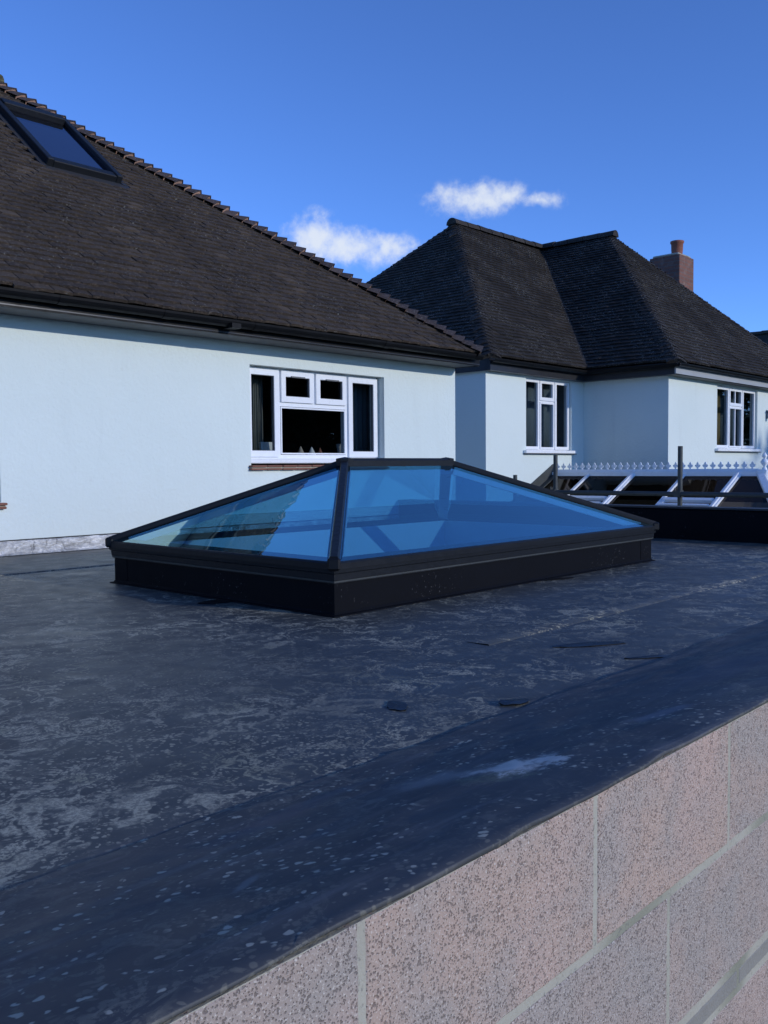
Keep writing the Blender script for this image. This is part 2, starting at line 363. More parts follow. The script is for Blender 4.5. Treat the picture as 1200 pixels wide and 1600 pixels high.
M['blue_glass'] = mat_glass('blue_solar_glass', (.33, .68, .90), (.66, .97, 1.0), .36, .035, 1.6)
M['win_glass'] = mat_glass('window_glass', (.62, .65, .64), (.9, .95, 1), .03, .02, 1.5)
M['roofwin_glass'] = mat_glass('roof_window_glass', (.40, .45, .48), (.85, .85, 1.0), .26, .02, 1.5)
M['poly'] = mat_glass('tinted_roof_glass', (.075, .06, .052), (.55, .52, .52), .03, .03, 2.0)

# ------------------------------------------------------------------ mesh helpers
class MB:
    def __init__(s): s.v = []; s.f = []; s.mi = []; s.r = []
    def add(s, vs, fs, mi=0, r=0.0):
        b = len(s.v); s.v += [tuple(p) for p in vs]; s.r += [r]*len(vs)
        for f in fs: s.f.append(tuple(b+i for i in f)); s.mi.append(mi)
        return s
    def box(s, x0, x1, y0, y1, z0, z1, mi=0, r=0.0):
        return s.add([(x0,y0,z0),(x1,y0,z0),(x1,y1,z0),(x0,y1,z0),(x0,y0,z1),(x1,y0,z1),(x1,y1,z1),(x0,y1,z1)],
              [(0,3,2,1),(4,5,6,7),(0,1,5,4),(1,2,6,5),(2,3,7,6),(3,0,4,7)], mi, r)
    def obox(s, o, ax, ay, az, mi=0):   # o corner, three edge vectors
        o, ax, ay, az = map(Vector, (o, ax, ay, az))
        p = [o, o+ax, o+ax+ay, o+ay]; p += [q+az for q in p]
        f = [(0,3,2,1),(4,5,6,7),(0,1,5,4),(1,2,6,5),(2,3,7,6),(3,0,4,7)]
        if ax.cross(ay).dot(az) < 0: f = [tuple(reversed(q)) for q in f]
        return s.add(p, f, mi)
    def sweep(s, path, prof, mi=0, close=True, up=Vector((0,0,1)), cap=True):
        n = len(prof); path = [Vector(p) for p in path]; rings = []
        for i, p in enumerate(path):
            d = (path[min(i+1, len(path)-1)] - path[max(i-1, 0)]).normalized()
            x = d.cross(up).normalized(); y = x.cross(d)
            rings.append([p + x*a + y*b for a, b in prof])
        vs = [q for r_ in rings for q in r_]; fs = []
        for i in range(len(path)-1):
            for j in range(n if close else n-1):
                k = (j+1) % n
                fs.append((i*n+j, i*n+k, (i+1)*n+k, (i+1)*n+j))
        if cap and close: fs.append(tuple(range(n-1, -1, -1))); fs.append(tuple((len(path)-1)*n+j for j in range(n)))
        return s.add(vs, fs, mi)
    def tube(s, a, b, r, n=12, mi=0):
        a, b = Vector(a), Vector(b); d = (b-a).normalized()
        u = Vector((0,0,1)) if abs(d.z) < .9 else Vector((1,0,0))
        return s.sweep([a, b], [(r*math.cos(2*math.pi*i/n), r*math.sin(2*math.pi*i/n)) for i in range(n)], mi, up=u)
    def mesh(s, name, mats, smooth=False):
        me = bpy.data.meshes.new(name); me.from_pydata(s.v, [], s.f)
        for k in (mats if isinstance(mats, (list, tuple)) else [mats]): me.materials.append(M[k])
        me.polygons.foreach_set('material_index', s.mi)
        if any(s.r):
            a = me.attributes.new('rnd', 'FLOAT', 'POINT'); a.data.foreach_set('value', s.r)
        if smooth: me.polygons.foreach_set('use_smooth', [True]*len(me.polygons))
        me.update(); return me
    def build(s, name, mats, parent=None, smooth=False, bevel=0, fix=False):
        me = s.mesh(name, mats, smooth)
        if fix or bevel:
            bm = bmesh.new(); bm.from_mesh(me)
            if fix: bmesh.ops.recalc_face_normals(bm, faces=bm.faces)
            if bevel: bmesh.ops.bevel(bm, geom=list(bm.edges), offset=bevel, segments=1, affect='EDGES', profile=.7)
            bm.to_mesh(me); bm.free()
        return link(name, me, parent)
def link(name, me, parent=None):
    o = bpy.data.objects.new(name, me); COL.objects.link(o)
    if parent is not None: o.parent = parent
    return o
def tag(o, label=None, cat=None, group=None, kind=None):
    if label: o['label'] = label
    if cat: o['category'] = cat
    if group: o['group'] = group
    if kind: o['kind'] = kind
    return o
def thing(name, label, cat, group=None, loc=(0, 0, 0)):
    o = bpy.data.objects.new(name, None); COL.objects.link(o); o.location = loc
    o.empty_display_size = .2
    return tag(o, label, cat, group)

GZ = -2.7
# ------------------------------------------------------------------ ground
b = MB(); b.add([(-400,-400,GZ),(400,-400,GZ),(400,400,GZ),(-400,400,GZ)], [(0,1,2,3)])
tag(b.build('ground', 'grass'), kind='structure')

# ------------------------------------------------------------------ flat roof with raised edge, upstands
EDGE, ETOP, BAND = .602, .110, 1.14
U0, U1, V1 = -4.0, 6.25, 5.66
KU0, KU1, KV0, KV1 = 2.261, 4.761, 2.366, 3.896       # skylight upstand, outside
roof = thing('flat_roof', 'dark grey rubber flat roof stained with pale swirls', 'flat roof')
def frange(a, b, st):
    n = max(1, round((b-a)/st)); return [a + (b-a)*i/n for i in range(n+1)]
us = frange(U0, -.5, .15)[:-1] + frange(-.5, KU0+.02, .03)[:-1] + frange(KU0+.02, KU1-.02, .06)[:-1] + frange(KU1-.02, U1, .06)
vs = frange(EDGE, BAND-.03, .022)[:-1] + frange(BAND-.03, BAND+.03, .004)[:-1] + frange(BAND+.03, BAND+.1, .022)[:-1] + frange(BAND+.1, KV0+.02, .045)[:-1] + frange(KV0+.02, KV1-.02, .1)[:-1] + frange(KV1-.02, V1, .1)
def roofz(u, v):
    t_ = min(1, max(0, (BAND - v)/(BAND - EDGE))); z = ETOP*(t_*t_*(3-2*t_)*.35 + t_*.65)
    k = .55 if v < BAND else .12
    z += .0012*k*noise.noise(Vector((u*2.2, v*5, 0))) + .0016*k*noise.noise(Vector((u*9, v*14, 3)))
    if v < BAND + .012*noise.noise(Vector((u*1.7, 0, 4))): z += .0035
    wr = noise.noise(Vector((u*3.0+v*2, v*9, 7)))
    if v < BAND+.05: z += .004*max(0, 1-abs(wr)*5)
    return z
prof_edge = [(.003, -.0062), (-.0008, -.0058), (-.0012, -.0025), (-.0006, -.0006)]
b = MB(); nu = len(us); rows = []
for dv, dz in prof_edge: rows.append((EDGE+dv, dz))
for v in vs[0:]: rows.append((v, None))
for v, dz in rows:
    for u in us:
        wob = .005*noise.noise(Vector((u*2.3, 0, 5))) + .003*noise.noise(Vector((u*9, 0, 2)))
        if dz is not None: 
            lip = 1 + .6*noise.noise(Vector((u*3.1, 1, 0)))
            b.v.append((u, v + wob, roofz(u, EDGE) + (dz*lip if dz < -.005 else dz)))
        else: b.v.append((u, v + (wob if v < EDGE+.08 else 0), roofz(u, v)))
        b.r.append(0)
for j in range(len(rows)-1):
    for i in range(nu-1):
        uc, vc = (us[i]+us[i+1])/2, (rows[j][0]+rows[j+1][0])/2
        if rows[j][1] is None and KU0+.03 < uc < KU1-.03 and KV0+.03 < vc < KV1-.03: continue
        b.f.append((j*nu+i, j*nu+i+1, (j+1)*nu+i+1, (j+1)*nu+i)); b.mi.append(0)
b.build('roof_membrane', 'membrane', roof, smooth=True)
# lapped seams of the rubber sheets
for v, ua, ub in ((1.62, 2.2, 6.2), (4.62, -3.9, 6.2)):
    b = MB(); q = frange(ua, ub, .1)
    for i in range(len(q)-1):
        z = .0040
        b.add([(q[i], v, z-.004), (q[i+1], v, z-.004), (q[i+1], v+.003, z), (q[i], v+.003, z), (q[i+1], v+.09, z-.003), (q[i], v+.09, z-.003)], [(0,1,2,3), (3,2,4,5)])
    b.build('lap_seam', 'membrane', roof, smooth=True)
# upstand at the far right end with a thin trim
b = MB(); b.box(U1, U1+.16, EDGE, 5.655, -.02, .225); b.build('end_upstand', 'upstand', roof, bevel=.012)
b = MB(); b.box(U1-.008, U1+.175, EDGE-.01, 5.65, .2255, .238); b.build('upstand_trim', 'paint_dark', roof)
# roof deck edge / ceiling slab with opening
b = MB()
b.box(U0, U1+.16, EDGE+.02, KV0+.05, -.2, -.03); b.box(U0, U1+.16, KV1-.05, 5.655, -.2, -.03)
b.box(U0, KU0+.05, KV0+.05, KV1-.05, -.2, -.03); b.box(KU1-.05, U1+.16, KV0+.05, KV1-.05, -.2, -.03)
b.build('ceiling_slab', 'plaster', roof)
b = MB(); b.box(U0+.1, U1, 5.60, 5.64, GZ, -.201); b.box(U0+.1, U1, .86, .9, GZ, -.201); b.box(U0+.1, U0+.14, .9, 5.6, GZ, -.201); b.box(U1, U1+.04, .86, 5.64, GZ, -.201)
b.build('inner_wall', 'plaster', roof)
b = MB(); b.box(U0+.14, U1, .9, 5.6, GZ+.004, GZ+.05); b.build('room_floor', 'floor_in', roof)

# ------------------------------------------------------------------ concrete block wall under the roof edge
wall = thing('block_wall', 'pinkish grey concrete block wall below the near roof edge', 'wall')
b = MB(); b.box(-1.6, U1+.13, EDGE+.0012, EDGE+.020, GZ, .1055); b.build('mortar_bed', 'mortar', wall)
def block_mesh(L, H, seed=0):
    """front face with slightly chipped, uneven arrises; sides run back 40 mm"""
    pts = []; st = .012
    def edge(a, c):
        n = max(2, int((Vector(c)-Vector(a)).length/st))
        return [Vector(a).lerp(Vector(c), i/n) for i in range(n)]
    x, z_ = L/2, H/2
    loop = edge((-x, 0, -z_), (x, 0, -z_)) + edge((x, 0, -z_), (x, 0, z_)) + edge((x, 0, z_), (-x, 0, z_)) + edge((-x, 0, z_), (-x, 0, -z_))
    n = len(loop); bld = MB()
    def inset(p, d): return Vector((p.x*(1-d/x), p.y, p.z*(1-d/z_)))
    r0, r1, r2 = [], [], []
    for p in loop:
        w = .0012*noise.noise(p*60 + Vector((seed*7, 0, 0))) + .0016*max(0, noise.noise(p*150 + Vector((seed*3, 5, 0))))
        r0.append(inset(p, .0005 + w) + Vector((0, .010, 0))); r1.append(inset(p, .001 + w) + Vector((0, -.0185, 0))); r2.append(inset(p, .0035 + w*1.5) + Vector((0, -.020, 0)))
    bld.add(r0 + r1 + r2, [(i, n+i, n+(i+1) % n, (i+1) % n) for i in range(n)] + [(n+i, 2*n+i, 2*n+(i+1) % n, n+(i+1) % n) for i in range(n)] + [tuple(range(2*n, 3*n))])
    me = bld.mesh('concrete_block', 'block')
    bm = bmesh.new(); bm.from_mesh(me); bmesh.ops.recalc_face_normals(bm, faces=bm.faces); bm.to_mesh(me); bm.free()
    return me
bmeshes = {}
def put_block(u0, u1, z0, z1, mat=None, name='concrete_block'):
    k = (round(u1-u0, 3), round(z1-z0, 3), mat, random.randrange(3))
    if k not in bmeshes:
        bmeshes[k] = block_mesh(k[0], k[1], k[3])
        if mat: bmeshes[k].materials[0] = M[mat]
    o = link(name, bmeshes[k], wall)
    o.location = ((u0+u1)/2, EDGE+.02+random.uniform(-.0010, .0010), (z0+z1)/2); o.rotation_euler = (random.uniform(-.002, .002), 0, random.uniform(-.002, .002))
def course(z0, z1, first, L, lo, hi, mat=None, name='concrete_block'):
    u = first
    while u > lo: u -= L
    while u < hi:
        a, c = max(u+.004, lo), min(u+L-.004, hi)
        if c-a > .03: put_block(a, c, z0, z1, mat, name)
        u += L
lo, hi = -1.6, U1+.13
course(-.1050, .1062, .607, .4505, lo, hi)
course(-.3375, -.1155, 1.279, .4505, lo, hi)
course(-.381, -.3490, 1.557, .4505, lo, hi, 'slip', 'block_slip')
z = -.392; k = 0
while z-.215 > GZ:
    course(z-.214, z, (1.42, 1.2)[k % 2], .4505, lo, hi); z -= .225; k += 1

# ------------------------------------------------------------------ roof lantern (skylight)
lant = thing('roof_lantern', 'black framed pyramid roof lantern with blue tinted glass', 'skylight')
b = MB(); T = .09
b.box(KU0, KU1, KV0, KV0+T, -.03, .122); b.box(KU0, KU1, KV1-T, KV1, -.03, .122)
b.box(KU0, KU0+T, KV0+T, KV1-T, -.03, .122); b.box(KU1-T, KU1, KV0+T, KV1-T, -.03, .122)
kerb = b.build('upstand_kerb', 'upstand', lant)
# welted fillet where the rubber turns up
def rect_ring(off, z): return [(KU0-off, KV0-off, z), (KU1+off, KV0-off, z), (KU1+off, KV1+off, z), (KU0-off, KV1+off, z)]
def ring_prof(bld, prof, mi=0):       # prof: list of (offset, z), skinned round the rectangle
    rs = [rect_ring(o_, z_) for o_, z_ in prof]
    for a, c in zip(rs, rs[1:]):
        for i in range(4):
            j = (i+1) % 4; bld.add([a[i], a[j], c[j], c[i]], [(0, 1, 2, 3)], mi)
b = MB(); ring_prof(b, [(.022, .0015), (.019, .005), (.008, .007), (.001, .016)]); b.build('kerb_welt', 'upstand', kerb)
for cx_, cy_, sx, sy in ((KU0, KV0, 1, 1), (KU1, KV0, -1, 1), (KU0, KV1, 1, -1), (KU1, KV1, -1, -1)):
    b = MB(); l1, l2 = random.uniform(.09, .15), random.uniform(.09, .15); e_ = .0022
    xa, xb = sorted((cx_-sx*e_, cx_+sx*l1)); ya, yb = sorted((cy_-sy*e_, cy_)); b.box(xa, xb, ya, yb, .004, .1195)
    xa, xb = sorted((cx_-sx*e_, cx_)); ya, yb = sorted((cy_, cy_+sy*l2)); b.box(xa, xb, ya, yb, .004, .1195)
    b.build('corner_patch', 'upstand', kerb)
b = MB(); ring_prof(b, [(-T-.003, .186), (-T-.003, -.21)]); b.build('kerb_lining', 'plaster', kerb)
b = MB()
ring_prof(b, [(-.09, .1225), (.008, .1225), (.008, .131), (.012, .134), (.014, .158), (.020, .162), (.022, .176), (.026, .1765), (.027, .198), (.022, .2035), (-.03, .214), (-.06, .20), (-.09, .19), (-.09, .1225)])
b.build('eaves_beam', 'aluminium', lant, fix=True)
b = MB(); ring_prof(b, [(.0085, .1305), (.011, .1325), (.0105, .1265), (.0085, .1265)]); b.build('drip_trim', 'galv', lant)
GO, GZ0 = .020, .2035
VR = (KV0+KV1)/2; RZ = .572; RU0, RU1 = 3.072, 3.855
c4 = [Vector((KU0-GO, KV0-GO, GZ0)), Vector((KU1+GO, KV0-GO, GZ0)), Vector((KU1+GO, KV1+GO, GZ0)), Vector((KU0-GO, KV1+GO, GZ0))]
ra, rb = Vector((RU0, VR, RZ)), Vector((RU1, VR, RZ))
def pane(pts, name='glass_pane', mat='blue_glass', parent=lant, th=.024, ins=.012):
    pts = [Vector(p) for p in pts]; n = (pts[1]-pts[0]).cross(pts[2]-pts[0]).normalized()
    if n.z < 0: n = -n
    c = sum(pts, Vector())/len(pts); q = [p + (c-p).normalized()*ins for p in pts]
    bb = MB(); k = len(q)
    bb.add([p for p in q], [tuple(range(k))])
    return bb.build(name, mat, parent)
pane([c4[0], c4[1], rb, ra]); pane([c4[2], c4[3], ra, rb]); pane([c4[3], c4[0], ra]); pane([c4[1], c4[2], rb])
def bar(a, c, w, h0, h1, name, mat, parent, chamfer=.3):
    a, c = Vector(a), Vector(c); d = (c-a).normalized(); x = d.cross(Vector((0,0,1))).normalized(); y = x.cross(d)
    bb = MB(); pr = [(-w/2, h0), (w/2, h0), (w/2, h1*.45), (w/2*(1-chamfer), h1), (-w/2*(1-chamfer), h1), (-w/2, h1*.45)]
    vs_ = [p + x*i + y*j for p in (a, c) for i, j in pr]; n = len(pr)
    fs_ = [(i, (i+1) % n, n+(i+1) % n, n+i) for i in range(n)] + [tuple(range(n-1, -1, -1)), tuple(range(n, 2*n))]
    bb.add(vs_, fs_); return bb.build(name, mat, parent, fix=True)
for i, (p, q) in enumerate(((c4[0], ra), (c4[3], ra), (c4[1], rb), (c4[2], rb))):
    d = (q-p).normalized(); hb = bar(p + d*.01, q, .038, -.012, .020, 'hip_bar', 'aluminium', lant)
    bar(p + d*.05, q - d*.03, .052, -.026, -.011, 'bar_seal', 'alu_dark', hb, .0)
    bar(p + d*.10, q - d*.05, .060, -.055, -.0275, 'inner_capping', 'upvc', hb, .3)
    hx = Vector((d.x, d.y, 0)).normalized(); sx_ = Vector((-hx.y, hx.x, 0))
    bb = MB(); o_ = p - hx*.014 - sx_*.024 + Vector((0, 0, -.030)); bb.obox(o_, hx*.04, sx_*.048, Vector((0, 0, .048))); bb.build('hip_end_cap', 'alu_dark', hb, bevel=.008, fix=True)
rd = bar(ra - Vector((.015,0,0)), rb + Vector((.015,0,0)), .085, -.02, .022, 'ridge_bar', 'aluminium', lant)
for p in (ra, rb):
    bb = MB(); n = 8
    ring = [(p.x+.046*math.cos(2*math.pi*(i+.5)/n), p.y+.046*math.sin(2*math.pi*(i+.5)/n)) for i in range(n)]
    bb.add([(x, y, p.z-.015) for x, y in ring] + [(x, y, p.z+.02) for x, y in ring] + [(p.x, p.y, p.z+.028)], [(i, (i+1) % n, n+(i+1) % n, n+i) for i in range(n)] + [(n+i, n+(i+1) % n, 2*n) for i in range(n)])
    bb.build('ridge_boss', 'aluminium', rd)

# ------------------------------------------------------------------ wall with openings, windows
def wall_panel(bld, a0, a1, z0, z1, fn, holes, depth):
    """front skin in the plane fn(a, z, d); holes (a0,a1,z0,z1) get reveals going back by depth"""
    A = sorted({a0, a1, *[h[0] for h in holes], *[h[1] for h in holes]}); Z = sorted({z0, z1, *[h[2] for h in holes], *[h[3] for h in holes]})
    for i in range(len(A)-1):
        for j in range(len(Z)-1):
            ca, cz = (A[i]+A[i+1])/2, (Z[j]+Z[j+1])/2
            if any(h[0] < ca < h[1] and h[2] < cz < h[3] for h in holes): continue
            bld.add([fn(A[i], Z[j], 0), fn(A[i+1], Z[j], 0), fn(A[i+1], Z[j+1], 0), fn(A[i], Z[j+1], 0)], [(0,1,2,3)])
    for h in holes:
        for (p, q) in (((h[0],h[2]),(h[0],h[3])), ((h[0],h[3]),(h[1],h[3])), ((h[1],h[3]),(h[1],h[2])), ((h[1],h[2]),(h[0],h[2]))):
            bld.add([fn(*p, 0), fn(*q, 0), fn(*q, depth), fn(*p, depth)], [(0,1,2,3)])
def sash(bld, a0, a1, z0, z1, w, y0, y1):       # a rectangular frame of four bars, butted
    bld.box(a0, a0+w, y0, y1, z0, z1); bld.box(a1-w, a1, y0, y1, z0, z1)
    bld.box(a0+w, a1-w, y0, y1, z0, z0+w); bld.box(a0+w, a1-w, y0, y1, z1-w, z1)
def glass_rect(a0, a1, z0, z1, y, parent, name='pane', mat='win_glass'):
    bb = MB(); bb.add([(a0,y,z0),(a1,y,z0),(a1,y,z1),(a0,y,z1)], [(0,1,2,3)]); return bb.build(name, mat, parent)
def room_box(a0, a1, y0, y1, z0, z1, parent, floor_mat='room'):
    bb = MB(); p = [(a0,y0,z0),(a1,y0,z0),(a1,y1,z0),(a0,y1,z0),(a0,y0,z1),(a1,y0,z1),(a1,y1,z1),(a0,y1,z1)]
    bb.add(p, [(0,1,2,3),(7,6,5,4),(5,6,2,1),(6,7,3,2),(7,4,0,3)]); return bb.build('room_interior', floor_mat, parent)

# ------------------------------------------------------------------ tiles
def tile_unit(w, g, t):       # one plain tile lying on local x (across) y (up slope) z (out); covers one course plus lap
    L = g*1.35; n = 4
    vs_ = []; fs_ = []
    for i in range(n+1):
        x = -w/2 + w*i/n; cam_ = .004*(1-(2*i/n-1)**2)
        vs_ += [(x, 0, cam_ + .0), (x, 0, t+cam_), (x, L, .004+cam_)]
    for i in range(n):
        a = 3*i; fs_ += [(a, a+3, a+4, a+1), (a+1, a+4, a+5, a+2)]
    fs_ += [(0, 1, 2), (3*n, 3*n+2, 3*n+1)]
    return vs_, fs_
def face_frame(eave_pt, adir, upv):
    a = Vector(adir).normalized(); u_ = Vector(upv).normalized(); n = a.cross(u_).normalized()
    if n.z < 0: n = -n
    return Vector(eave_pt), a, u_, n
def tile_face(origin, a, u_, n, Lf, Rf, slen, g, w, t, skip=None, jit=1.0, rng=None, kick=True):
    """yields tile transforms (centre x, s, width, matrix)"""
    out = []; k = 0; s = -.02
    while s < slen - g*.3:
        l, r = Lf(s+g*.5), Rf(s+g*.5)
        x = math.floor(l/w)*w + (w/2 if k % 2 else 0) - w
        while x < r:
            x0, x1 = max(x+.0015, l), min(x+w-.0015, r)
            if x1-x0 > .02:
                xc = (x0+x1)/2
                if not (skip and skip(xc, s+g*.5)):
                    lift = .006 + jit*rng.uniform(-.002, .004); rz_ = jit*rng.gauss(0, .012); ry_ = jit*rng.gauss(0, .018); ds = jit*rng.gauss(0, .004)
                    P0 = origin + a*xc + u_*(s+ds) + n*lift
                    mtx = Matrix((a, u_, n)).transposed().to_4x4(); mtx.translation = P0
                    mtx = mtx @ Matrix.Rotation(rz_, 4, 'Z') @ Matrix.Rotation(ry_, 4, 'Y')
                    out.append((x1-x0, mtx, rng.random(), x1-x0 > w*.93))
            x += w
        s += g; k += 1
    return out
def tiles_to(tiles, w, g, t, bld):
    vu, fu = tile_unit(w, g, t)
    for tw, mt, rr, full in tiles:
        f = tw/w
        bld.add([mt @ Vector((p[0]*f, p[1], p[2])) for p in vu], fu, 0, rr*.998+.001)

def bonnet_mesh(name, hipdir, nl, nr, wl_, wr_, g, rise, mats, mortar=True):
    """saddle tile over a hip. local origin on the hip line at the tile's lower end; built in world orientation"""
    h = Vector(hipdir).normalized(); N = (Vector(nl)+Vector(nr)).normalized(); N = (N - h*N.dot(h)).normalized()
    tl = Vector(nl).cross(h).normalized(); tr = h.cross(Vector(nr)).normalized()
    if tl.dot(tr) > 0: pass
    if tl.z > 0: tl = -tl
    if tr.z > 0: tr = -tr
    L = g*1.5
    def ring(s, lift, ws):
        pts = []
        for i in range(-4, 5):
            q = i/4; side = tl if q < 0 else tr; wd = (wl_ if q < 0 else wr_)*abs(q)*ws
            nn = Vector(nl) if q < 0 else Vector(nr)
            nrm = (N*(1-abs(q)) + nn*abs(q)).normalized()
            rnd = .35*(1-abs(q))**2
            pts.append(h*s + side*wd - N*(rnd*.06) + nrm*lift*(.55+.45*(1-abs(q))))
        return pts
    bld = MB(); lo_ = ring(0, rise, 1.0); mid = ring(L*.5, rise*.70, .95); hi_ = ring(L, rise*.36, .85); th = .011
    lo_in = [p - N*th for p in lo_]; n = len(lo_)
    bld.add(lo_ + mid + hi_, [(i, i+1, n+i+1, n+i) for i in range(n-1)] + [(n+i, n+i+1, 2*n+i+1, 2*n+i) for i in range(n-1)], 0, .5)
    bld.add(lo_ + lo_in, [(i, n+i, n+i+1, i+1) for i in range(n-1)], 0, .5)
    if mortar:      # bedding mortar closing the lower mouth, set back a little
        base = ring(0, -.03, 1.0)
        up_ = [p + h*.006 for p in lo_in]; dn = [p + h*.006 for p in base]
        bld.add(up_ + dn, [(i, n+i, n+i+1, i+1) for i in range(n-1)], 1, 0)
    return bld.mesh(name, mats, False)

def lay_hip(a, c, nl, nr, count, wl_, wr_, rise, mats, parent, name='bonnet_tile', mortar=True, off=.012, jit=1.0):
    a, c = Vector(a), Vector(c); d = (c-a); g = d.length/count
    me = bonnet_mesh(name, d, nl, nr, wl_, wr_, g, rise, mats, mortar)
    N = (Vector(nl)+Vector(nr)).normalized()
    for i in range(count):
        o = link(name, me, parent)
        o.location = a + d*(i/count) + N*off + Vector((random.uniform(-1,1), random.uniform(-1,1), random.uniform(-1,1)))*.004*jit
        o.rotation_euler = tuple(random.gauss(0, .028*jit) for _ in range(3))
def lay_ridge(a, c, rad, ln, mat, parent, name='ridge_tile'):
    a, c = Vector(a), Vector(c); d = c-a; n = max(1, round(d.length/ln)); st = d.length/n; dn = d.normalized()
    x = dn.cross(Vector((0,0,1))).normalized()
    bld = MB(); k = 8; rings = []
    for s, r_ in ((0.004, rad*1.04), (st*.5, rad), (st-.004, rad*.98)):
        rings.append([dn*s + x*(r_*math.cos(math.pi*i/k)) + Vector((0,0,1))*(r_*math.sin(math.pi*i/k)) for i in range(k+1)])
    q = k+1; bld.add([p for r_ in rings for p in r_], [(j*q+i, j*q+i+1, (j+1)*q+i+1, (j+1)*q+i) for j in range(2) for i in range(k)] + [tuple(range(q)), tuple(range(3*q-1, 2*q-1, -1))], 0, .5)
    me = bld.mesh(name, mat)
    for i in range(n):
        o = link(name, me, parent); o.location = a + dn*(st*i) + Vector((0, 0, random.uniform(-.006, .006))); o.rotation_euler = (0, random.gauss(0, .01), random.gauss(0, .01))

rng = random.Random(11)
# ------------------------------------------------------------------ near house (left)
WV, WU1, ZS = 5.659, 7.121, 1.537
house = thing('rendered_house', 'white rendered house beside the flat roof, brown tiled hip roof above', 'house')
WIN = (4.506, 6.071, .571, 1.374)
WIN2 = (.9, 2.49, .345, 1.374)
b = MB()
wall_panel(b, -6.0, WU1, GZ, ZS+.02, lambda a, z, d: (a, WV+d, z), [WIN, WIN2], .09)
b.add([(WU1,WV,GZ),(WU1,11.4,GZ),(WU1,11.4,ZS+.02),(WU1,WV,ZS+.02)], [(0,1,2,3)])
b.add([(WU1,11.4,GZ),(-6,11.4,GZ),(-6,11.4,ZS+.02),(WU1,11.4,ZS+.02)], [(0,1,2,3)])
b.add([(-6,11.4,GZ),(-6,WV,GZ),(-6,WV,ZS+.02),(-6,11.4,ZS+.02)], [(0,1,2,3)])
b.build('wall', 'render', house)
# casement window, seen above the lantern
def big_window(u0, u1, z0, z1, zsill, fy, parent):
    win = MB(); 
    # outer frame and mullions
    W_ = u1-u0; w = .032
    m1 = u0 + W_*.232; m2 = u0 + W_*.748; tz = z0 + (z1-z0)*.612
    win.box(u0, u0+w, fy, fy+.06, z0, z1); win.box(u1-w, u1, fy, fy+.06, z0, z1)
    win.box(u0+w, u1-w, fy, fy+.06, z0, z0+w); win.box(u0+w, u1-w, fy, fy+.06, z1-w, z1)
    for m_ in (m1, m2): win.box(m_-.02, m_+.02, fy, fy+.06, z0+w, z1-w)
    win.box(m1+.02, m2-.02, fy+.001, fy+.06, tz-.02, tz+.02)
    mc = (m1+m2)/2; win.box(mc-.018, mc+.018, fy+.001, fy+.06, tz+.02, z1-w)
    fr = win.build('window', 'upvc', parent, bevel=0)
    def leaf(a0, a1, c0, c1, opening, sw):
        if opening:
            s_ = MB(); sash(s_, a0, a1, c0, c1, sw, fy-.020, fy+.012); so_ = s_.build('sash', 'upvc', fr)
            s_ = MB(); sash(s_, a0+sw-.004, a1-sw+.004, c0+sw-.004, c1-sw+.004, .008, fy-.012, fy+.008); s_.build('gasket', 'upvc_grey', fr)
        else:
            s_ = MB(); sash(s_, a0+.004, a1-.004, c0+.004, c1-.004, .012, fy-.004, fy+.02); s_.build('bead', 'upvc', fr); sw = .014
        glass_rect(a0+sw*.9, a1-sw*.9, c0+sw*.9, c1-sw*.9, fy+.006, fr)
    g = .004
    leaf(u0+w-.018, m1-.02+.014, z0+w-.018, z1-w+.018, True, .050)
    leaf(m2+.02-.014, u1-w+.018, z0+w-.018, z1-w+.018, True, .050)
    leaf(m1+.018+g, mc-.014, tz+.016, z1-w+.018, True, .048)
    leaf(mc+.014, m2-.018-g, tz+.016, z1-w+.018, True, .048)
    leaf(m1+.02, m2-.02, z0+w, tz-.02, False, .03)
    s_ = MB(); s_.box(u0-.012, u1+.012, fy-.075, fy+.05, zsill, z0-.001); s_.build('sill', 'upvc', fr, bevel=.006)
    for a in ((m1+mc)/2, (mc+m2)/2):
        s_ = MB(); s_.box(a-.075, a+.075, fy-.034, fy-.021, z1-w-.036, z1-w-.024); s_.build('trickle_vent', 'upvc_grey', fr)
    return fr, m1, m2
fr1, m1, m2 = big_window(WIN[0]+.005, WIN[1]-.005, .626, WIN[3]-.002, .585, WV+.09, house)
big_window(WIN2[0]+.005, WIN2[1]-.005, .40, WIN2[3]-.002, .36, WV+.09, house)
def tile_sill(u0, u1, z1, parent, n):
    root = MB(); root.box(u0+.01, u1-.01, WV-.028, WV+.10, z1-.036, z1-.018); so_ = root.build('tile_sill', 'mortar', parent)
    w = (u1-u0)/n
    for i in range(n):
        for j in range(2):
            q = MB(); q.box(u0+i*w+.003+(w/2 if j else 0)*0, u0+(i+1)*w-.003, WV-.045+.008*j, WV+.09, z1-.018-.024*j, z1-.002-.024*j)
            o = q.build('sill_tile', 'sill_tile', so_, bevel=.004); o.location.y = random.uniform(-.004, .004)
tile_sill(4.48, 6.095, .573, house, 10)
tile_sill(.86, 2.515, .345, house, 10)
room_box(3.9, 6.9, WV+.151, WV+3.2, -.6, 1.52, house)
room_box(.2, 3.2, WV+.151, WV+3.2, -.6, 1.52, house)
